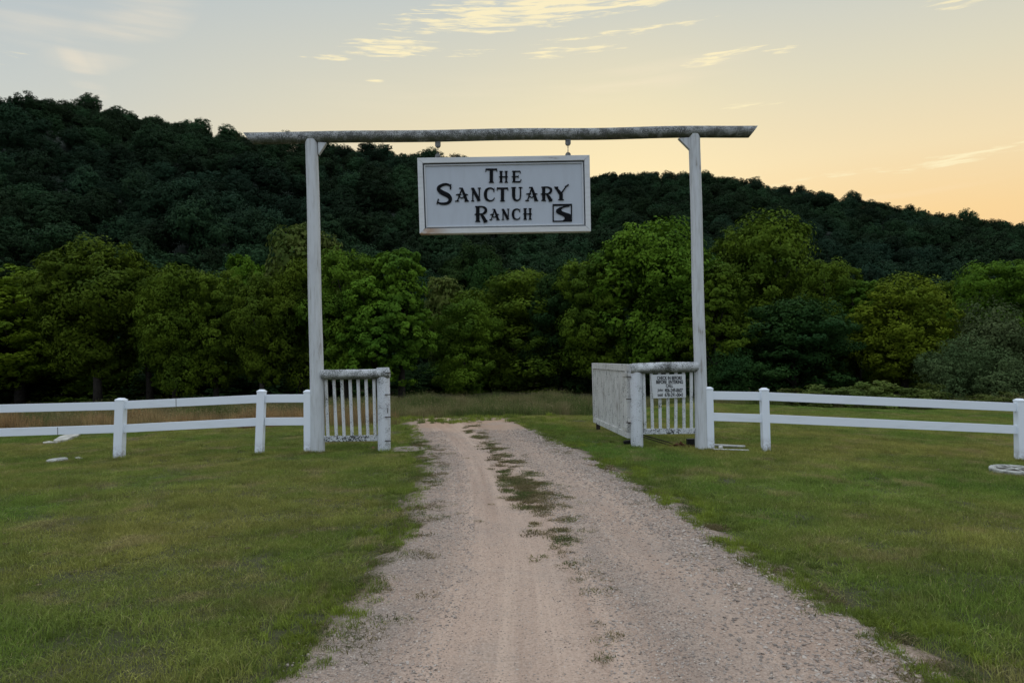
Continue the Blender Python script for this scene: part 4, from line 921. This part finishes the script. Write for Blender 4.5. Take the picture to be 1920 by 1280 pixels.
# notice on the right railing
nt = empty('notice_board', P(1252, 746, YG-.05), 'small white check-in notice with phone numbers fixed to the right railing', 'notice')
part('board', quad_prism([(1219, 702), (1283.5, 701), (1284.5, 744.5), (1223.5, 746)], YG-.062, YG-.05, .001), M['signframe'], nt)
def text_part(s, x0, x1, y0, y1, shear=0, bold=True):
    cu = bpy.data.curves.new('txt', 'FONT'); cu.body = s; cu.align_x = 'LEFT'; cu.extrude = .004; cu.offset = .03 if bold else .018; cu.shear = shear
    to = bpy.data.objects.new('txt', cu); COL.objects.link(to); bpy.context.view_layer.update()
    me = bpy.data.meshes.new_from_object(to.evaluated_get(bpy.context.evaluated_depsgraph_get())); bpy.data.objects.remove(to); bpy.data.curves.remove(cu)
    co = np.zeros(len(me.vertices)*3, np.float32); me.vertices.foreach_get('co', co); co = co.reshape(-1, 3); mn, mx_ = co.min(0), co.max(0)
    a, b, c = P(x0, y1, YG), P(x1, y1, YG), P(x0, y0, YG); out = np.zeros_like(co)
    u = (co[:, 0]-mn[0])/(mx_[0]-mn[0]); v = (co[:, 1]-mn[1])/(mx_[1]-mn[1])
    out[:, 0] = a.x+(b.x-a.x)*u+(c.x-a.x)*v; out[:, 2] = a.z+(b.z-a.z)*u+(c.z-a.z)*v; out[:, 1] = YG-.0625-(co[:, 2]-mn[2])*.3
    me.vertices.foreach_set('co', out.ravel()); me.update(); me.materials.clear(); me.materials.append(M['black']); return link('lettering', me, None, nt)
text_part('CHECK IN BEFORE', 1230.5, 1277, 704.8, 711.6); text_part('BEFORE  ENTERING', 1229, 1279, 712.2, 719.0); text_part('CALL', 1247, 1260.5, 719.6, 725.6)
text_part('406-249-8607', 1245, 1278.5, 727.2, 734.8, bold=False); text_part('678-291-0041', 1245, 1278.5, 735.8, 743.2, bold=False)
text_part('John', 1231.5, 1241.5, 728, 734.6, bold=False); text_part('todd', 1231.5, 1241, 736.5, 742.6, bold=False)

# ------------------------------------------------------------------ open gate leaf
YF2 = 15.7
gl = empty('gate_leaf', P(1176, 822, YG+.05), 'white vertical-board gate leaf swung open away from the camera', 'gate')
hn_t, hn_b = P(1178.5, 683, YG+.05), P(1180, 820.5, YG+.05); fr_t, fr_b = P(1112, 680.5, YF2), P(1115.5, 790.5, YF2)
fr_t.x = fr_b.x = (fr_t.x+fr_b.x)/2; 
def on(u, v):  # u along leaf from hinge, v up 0..1
    return hn_b.lerp(fr_b, u).lerp(hn_t.lerp(fr_t, u), v)
ax_ = (fr_b-hn_b).normalized(); nrm = Vector((ax_.y, -ax_.x, 0)).normalized()
if nrm.x > 0: nrm = -nrm
def bar(u0, v0, u1, v1, w, d, off=0.):
    p, q = on(u0, v0)+nrm*off, on(u1, v1)+nrm*off; return box_between(p, q, w, d, .004, up=nrm)
part('top_frame', bar(0, .955, 1, .955, .115, .07), M['board'], gl); part('bottom_frame', bar(0, .035, 1, .035, .10, .07), M['board'], gl)
part('hinge_stile', bar(.022, .082, .022, .91, .13, .07), M['board'], gl); part('end_stile', bar(.985, .082, .985, .91, .09, .07), M['board'], gl)
rnd = random.Random(9); NB = 24; me0 = None
for k in range(NB):
    u = .07+(k+.5)/NB*.885; h = rnd.uniform(-.004, .004)
    part('board', bar(u, .082+abs(h), u, .905+h, 3.25*.885/NB-.022, .022, rnd.uniform(.0, .008)), M['board'], gl)
for v in (.3, .62): part('cross_rail', bar(.05, v, .97, v, .09, .03, -.04), M['board'], gl)
for v in (.86, .12):
    part('hinge_plate', bar(-.01, v, .10, v, .06, .012, .045), M['pvc'], gl)
ft = on(.88, 0); part('foot', box_between(ft+Vector((0, 0, .02)), Vector((ft.x, ft.y, TZ(ft.x, ft.y))), .08, .08), M['iron'], gl)

# ------------------------------------------------------------------ vinyl fences
def fence(label, posts, rails, anchor):
    e = empty('fence', P(*anchor, YG), label, 'fence', 'white two-rail fences beside the gate')
    for (xb, yb, xt, yt, w, Y) in posts:
        b, t_ = P(xb, yb, Y), P(xt, yt, Y); wd = w*Y/F_PX; top = t_-(t_-b).normalized()*.035
        Ln = (top-sink(b, .1)).length; z0 = sink(b, .1)
        bm = box_between(sink(b, .1), top, wd, wd, .005); me = from_bm(bm, 'post'); me.transform(Matrix.Translation(-b)); me.materials.append(M['vpost'])
        po = bpy.data.objects.new('post', me); COL.objects.link(po); po.parent = e; po.location = b-e.location
        bm = bmesh.new(); ax = (t_-b).normalized(); sx = ax.cross(Vector((0, 1, 0))).normalized(); r_ = wd/2+.004
        def ring(c, rr): return [bm.verts.new(c+sx*rr*i+Vector((0, 1, 0))*rr*j) for i, j in ((-1, -1), (1, -1), (1, 1), (-1, 1))]
        A = ring(top, r_); B = ring(top+ax*.018, r_); Cc = ring(top+ax*.045, r_*.45); bm.faces.new(A[::-1]); bm.faces.new(Cc)
        for U, V_ in ((A, B), (B, Cc)):
            for k in range(4): bm.faces.new((U[k], U[(k+1) % 4], V_[(k+1) % 4], V_[k]))
        me = from_bm(bm, 'cap'); me.transform(Matrix.Translation(-b)); me.materials.append(M['vinyl'])
        cp = bpy.data.objects.new('cap', me); COL.objects.link(cp); cp.parent = po
    for (x0, y0, x1, y1, w, Ya, Yb) in rails:
        p, q = P(x0, y0, Ya), P(x1, y1, Yb); o = part('rail', box_between(p, q, w*Ya/F_PX, .04, .005), M['vinyl'], e)
    return e
fence('white two-rail fence left of the gateway', [(223, 858, 227.5, 747, 16, YG), (486, 852, 491, 731, 14, YG), (578, 850, 577.5, 731.5, 13.5, YG), (-60, 868, -58, 755, 15, YG), (-400, 880, -398, 768, 15, YG)],
      [(-394, 781, -66, 768, 15, YG, YG), (-394, 829, -66, 814, 15, YG, YG), (-52, 767, 219, 760.5, 15, YG, YG), (-52, 812, 217, 803.5, 15, YG, YG), (235, 759, 483, 747.5, 15, YG, YG), (233, 803, 481, 790.5, 15, YG, YG), (497.5, 747, 571.5, 746.5, 15, YG, YG), (497, 790, 571.5, 789.5, 14.5, YG, YG)], (400, 855))
fence('white two-rail fence right of the gateway', [(1331.5, 843, 1329, 726, 13, YG), (1436, 843, 1432.5, 728, 14, YG), (1913, 864, 1911.5, 748, 14.5, YG), (2240, 878, 2240, 764, 14.5, YG), (2560, 890, 2560, 776, 14.5, YG)],
      [(1336.5, 741, 1426.5, 742.5, 15.5, YG, YG), (1337.5, 781, 1428, 784, 15, YG, YG), (1440.5, 743, 1904.5, 763, 15.5, YG, YG), (1442, 784.5, 1905.5, 805, 15.5, YG, YG), (1920, 763.5, 2233, 778, 15.5, YG, YG), (1920, 805.5, 2233, 822, 15.5, YG, YG), (2247, 779, 2553, 792, 15.5, YG, YG), (2247, 823, 2553, 838, 15.5, YG, YG)], (1600, 850))

lf = bpy.data.objects.get('fence')
for (jx, jy) in ((108, 808), (330, 754.5)):
    part('rail_joint', box_between(P(jx, jy-7.2, YG-.0215), P(jx+.2, jy+7.2, YG-.0215), .008, .004, 0), M['metal'], lf)

# ------------------------------------------------------------------ small things on the ground
def lid(px, py, wpx, hgt, label, nm='well_cover', mat='lid', tilt=(0, 0), plain_=False):
    g = G(px, py); r_ = wpx*g.y/F_PX/2; e = empty(nm, g, label, 'cover')
    bm = bmesh.new(); seg = 28; prof = [(r_*.97, -.03), (r_, 0), (r_, hgt*.8), (r_*.96, hgt), (r_*.80, hgt), (r_*.77, hgt*.72), (0.001, hgt*.74)] if not plain_ else [(r_*.9, -.03), (r_, 0), (r_, hgt*.7), (r_*.94, hgt), (r_*.5, hgt*1.06), (0.001, hgt*1.08)]; rings = []
    rd = random.Random(px)
    wob = [1+rd.uniform(-.015, .015) for _ in range(seg)]
    for (a, b) in prof: rings.append([bm.verts.new((a*wob[k]*math.cos(2*math.pi*k/seg), a*wob[k]*math.sin(2*math.pi*k/seg), b)) for k in range(seg)])
    for A, B in zip(rings, rings[1:]):
        for k in range(seg): bm.faces.new((A[k], A[(k+1) % seg], B[(k+1) % seg], B[k]))
    o = link_local('cover_rim', from_bm(bm, 'cover_rim'), M[mat], e); bm = bmesh.new()
    if plain_: bm.free(); e.rotation_euler = (tilt[0], tilt[1], .4); e.scale = (1, .62, 1); return e
    tube_path(bm, [Vector((0, 0, hgt*.70)), Vector((0, 0, hgt*.80))], [r_*.70, r_*.66], 26); link_local('cover_plate', from_bm(bm, 'cover_plate'), M['iron'], e); bm = bmesh.new()
    for a in (0, 1.05, 2.1):
        p = Vector((math.cos(a), math.sin(a), 0))*r_*.70; b2 = box_between(-p+Vector((0, 0, hgt*.88)), p+Vector((0, 0, hgt*.88+a*.001)), .03, .012, .002, up=Vector((0, 0, 1))); m_ = bpy.data.meshes.new('t'); b2.to_mesh(m_); b2.free(); bm.from_mesh(m_); bpy.data.meshes.remove(m_)
    link_local('rib', from_bm(bm, 'rib'), M['lid'], e); e.rotation_euler = (tilt[0], tilt[1], .4); return e
lid(1902, 886, 82, .07, 'round white-rimmed well cover standing in the grass at the right edge', tilt=(R(2), 0))
lid(107, 864, 36, .035, 'small round white cover half sunk in the grass at the left', tilt=(R(7), R(-3)), plain_=True)
def slab(pts, h, label, nm, mat, cat):
    pp = [G(a, b) for a, b in pts]; c = sum(pp, Vector())/len(pp); bm = bmesh.new(); a = [bm.verts.new((p.x-c.x, p.y-c.y, p.z-c.z-.02)) for p in pp]; b = [bm.verts.new((p.x-c.x, p.y-c.y, p.z-c.z+h+.01*math.sin(i*2.3))) for i, p in enumerate(pp)]
    bm.faces.new(a[::-1]); bm.faces.new(b)
    for i in range(len(pp)): j = (i+1) % len(pp); bm.faces.new((a[i], a[j], b[j], b[i]))
    bmesh.ops.triangulate(bm, faces=[f for f in bm.faces if len(f.verts) > 4]); bmesh.ops.bevel(bm, geom=[e for e in bm.edges], offset=.006, segments=1, affect='EDGES')
    o = link(nm, from_bm(bm, nm), M[mat]); o.location = c; return tag(o, label, cat)
slab([(100, 829), (112, 822), (124, 817), (133, 815), (152, 814.5), (146, 819), (136, 823), (126, 827.5), (114, 829), (108, 830.5)], .05, 'long pale broken concrete slab lying in the grass behind the left fence', 'concrete_slab', 'slab', 'slab')
slab([(80, 831), (93, 829.4), (107, 829.8), (108, 831.2), (94, 831.6), (83, 832)], .03, 'thin pale stone sliver at the near tip of the concrete slab', 'stone_sliver', 'slab', 'stone')
slab([(139, 859), (148, 858.3), (157, 859), (156, 860.6), (146, 861)], .02, 'small flat pale stone right of the sunken white cover', 'flat_stone', 'slab', 'stone')
# gravel patch by the left railing post
n = 1600; a = rng.uniform(0, 6.28, n); q = np.sqrt(rng.uniform(0, 1, n)); c0 = G(765, 843); x = c0.x+np.cos(a)*q*.34; y = c0.y+np.sin(a)*q*.35; s = rng.uniform(.006, .014, n)
scatter('spilled_gravel', np.stack([x, y, terr(x, y)+.016], -1), rng.uniform(-.4, .4, (n, 3))*np.array([1, 1, 8]), np.stack([s, s, s*.8], -1), peb, rng.integers(0, 6, n), 'patch of pale gravel beside the left railing post')
# pipes and rods
def pipe(nm, p, q, r_, mat, label, cat): 
    c = (p+q)/2; bm = cyl(p-c, q-c, r_, 12); o = link(nm, from_bm(bm, nm, False), M[mat]); o.location = c; return tag(o, label, cat)
def gp(px, py, up): g = G(px, py); g.z += up; return g
pipe('plastic_pipe', gp(1338, 839.5, .05), gp(1397, 842.5, .05), .022, 'pvc', 'thicker white plastic pipe on the grass right of the gate post', 'pipe')
pipe('plastic_pipe', gp(1338, 844, .02), gp(1404, 846, .02), .013, 'pvc', 'thinner white plastic pipe lying in front of the thicker one', 'pipe')
o = link('pipe_coupling', from_bm(cyl(Vector((-.03, 0, 0)), Vector((.03, 0, .0)), .034, 12), 'pipe_coupling'), M['pvc']); o.location = gp(1351, 843.2, .035); tag(o, 'white pipe coupling lying where the two white pipes cross', 'pipe fitting')
pipe('metal_rod', P(1205, 815, YG+.15), gp(1262, 834.5, .03), .010, 'iron', 'dark metal rod slanting down behind the right railing, upper of the pair', 'rod')
pipe('metal_rod', P(1205, 818.5, YG+.05), gp(1258, 837, .02), .008, 'iron', 'dark metal rod slanting down behind the right railing, lower of the pair', 'rod')
bm = box_between(Vector((-.08, 0, .065)), Vector((.08, 0, .065)), .13, .12, .012); o = link('black_box', from_bm(bm, 'black_box'), M['rubber']); o.location = gp(1297, 836, 0); tag(o, 'small black plastic box against the foot of the right gate post', 'box')
bm = box_between(Vector((-.07, 0, .03)), Vector((.06, 0, .05)), .07, .1, .02); o = link('black_sack', from_bm(bm, 'black_sack'), M['rubber']); o.location = gp(1177, 833, 0); tag(o, 'small black lump on the grass at the foot of the hinge post', 'sack')
def litter(px, py, n, sp, label, seed):
    rg = np.random.default_rng(seed); g = G(px, py); C = np.stack([rg.normal(0, sp, n), rg.normal(0, sp*.6, n), np.abs(rg.normal(.03, .02, n))], -1); V_ = leaf_quads(C, rg.normal(size=(n, 3))+np.array([0, -.5, .8]), .07, rg, .7)
    o = link('leaf_litter', np_mesh('leaf_litter', V_.reshape(-1, 3), np.arange(n*4).reshape(-1, 4)), M['leaf_litter']); o.location = g; tag(o, label, None, kind='stuff')
litter(1275, 838, 46, .10, 'brown dead leaves caught beside the black box', 1); litter(713, 845, 22, .05, 'brown dead leaves at the foot of the left railing post', 2)
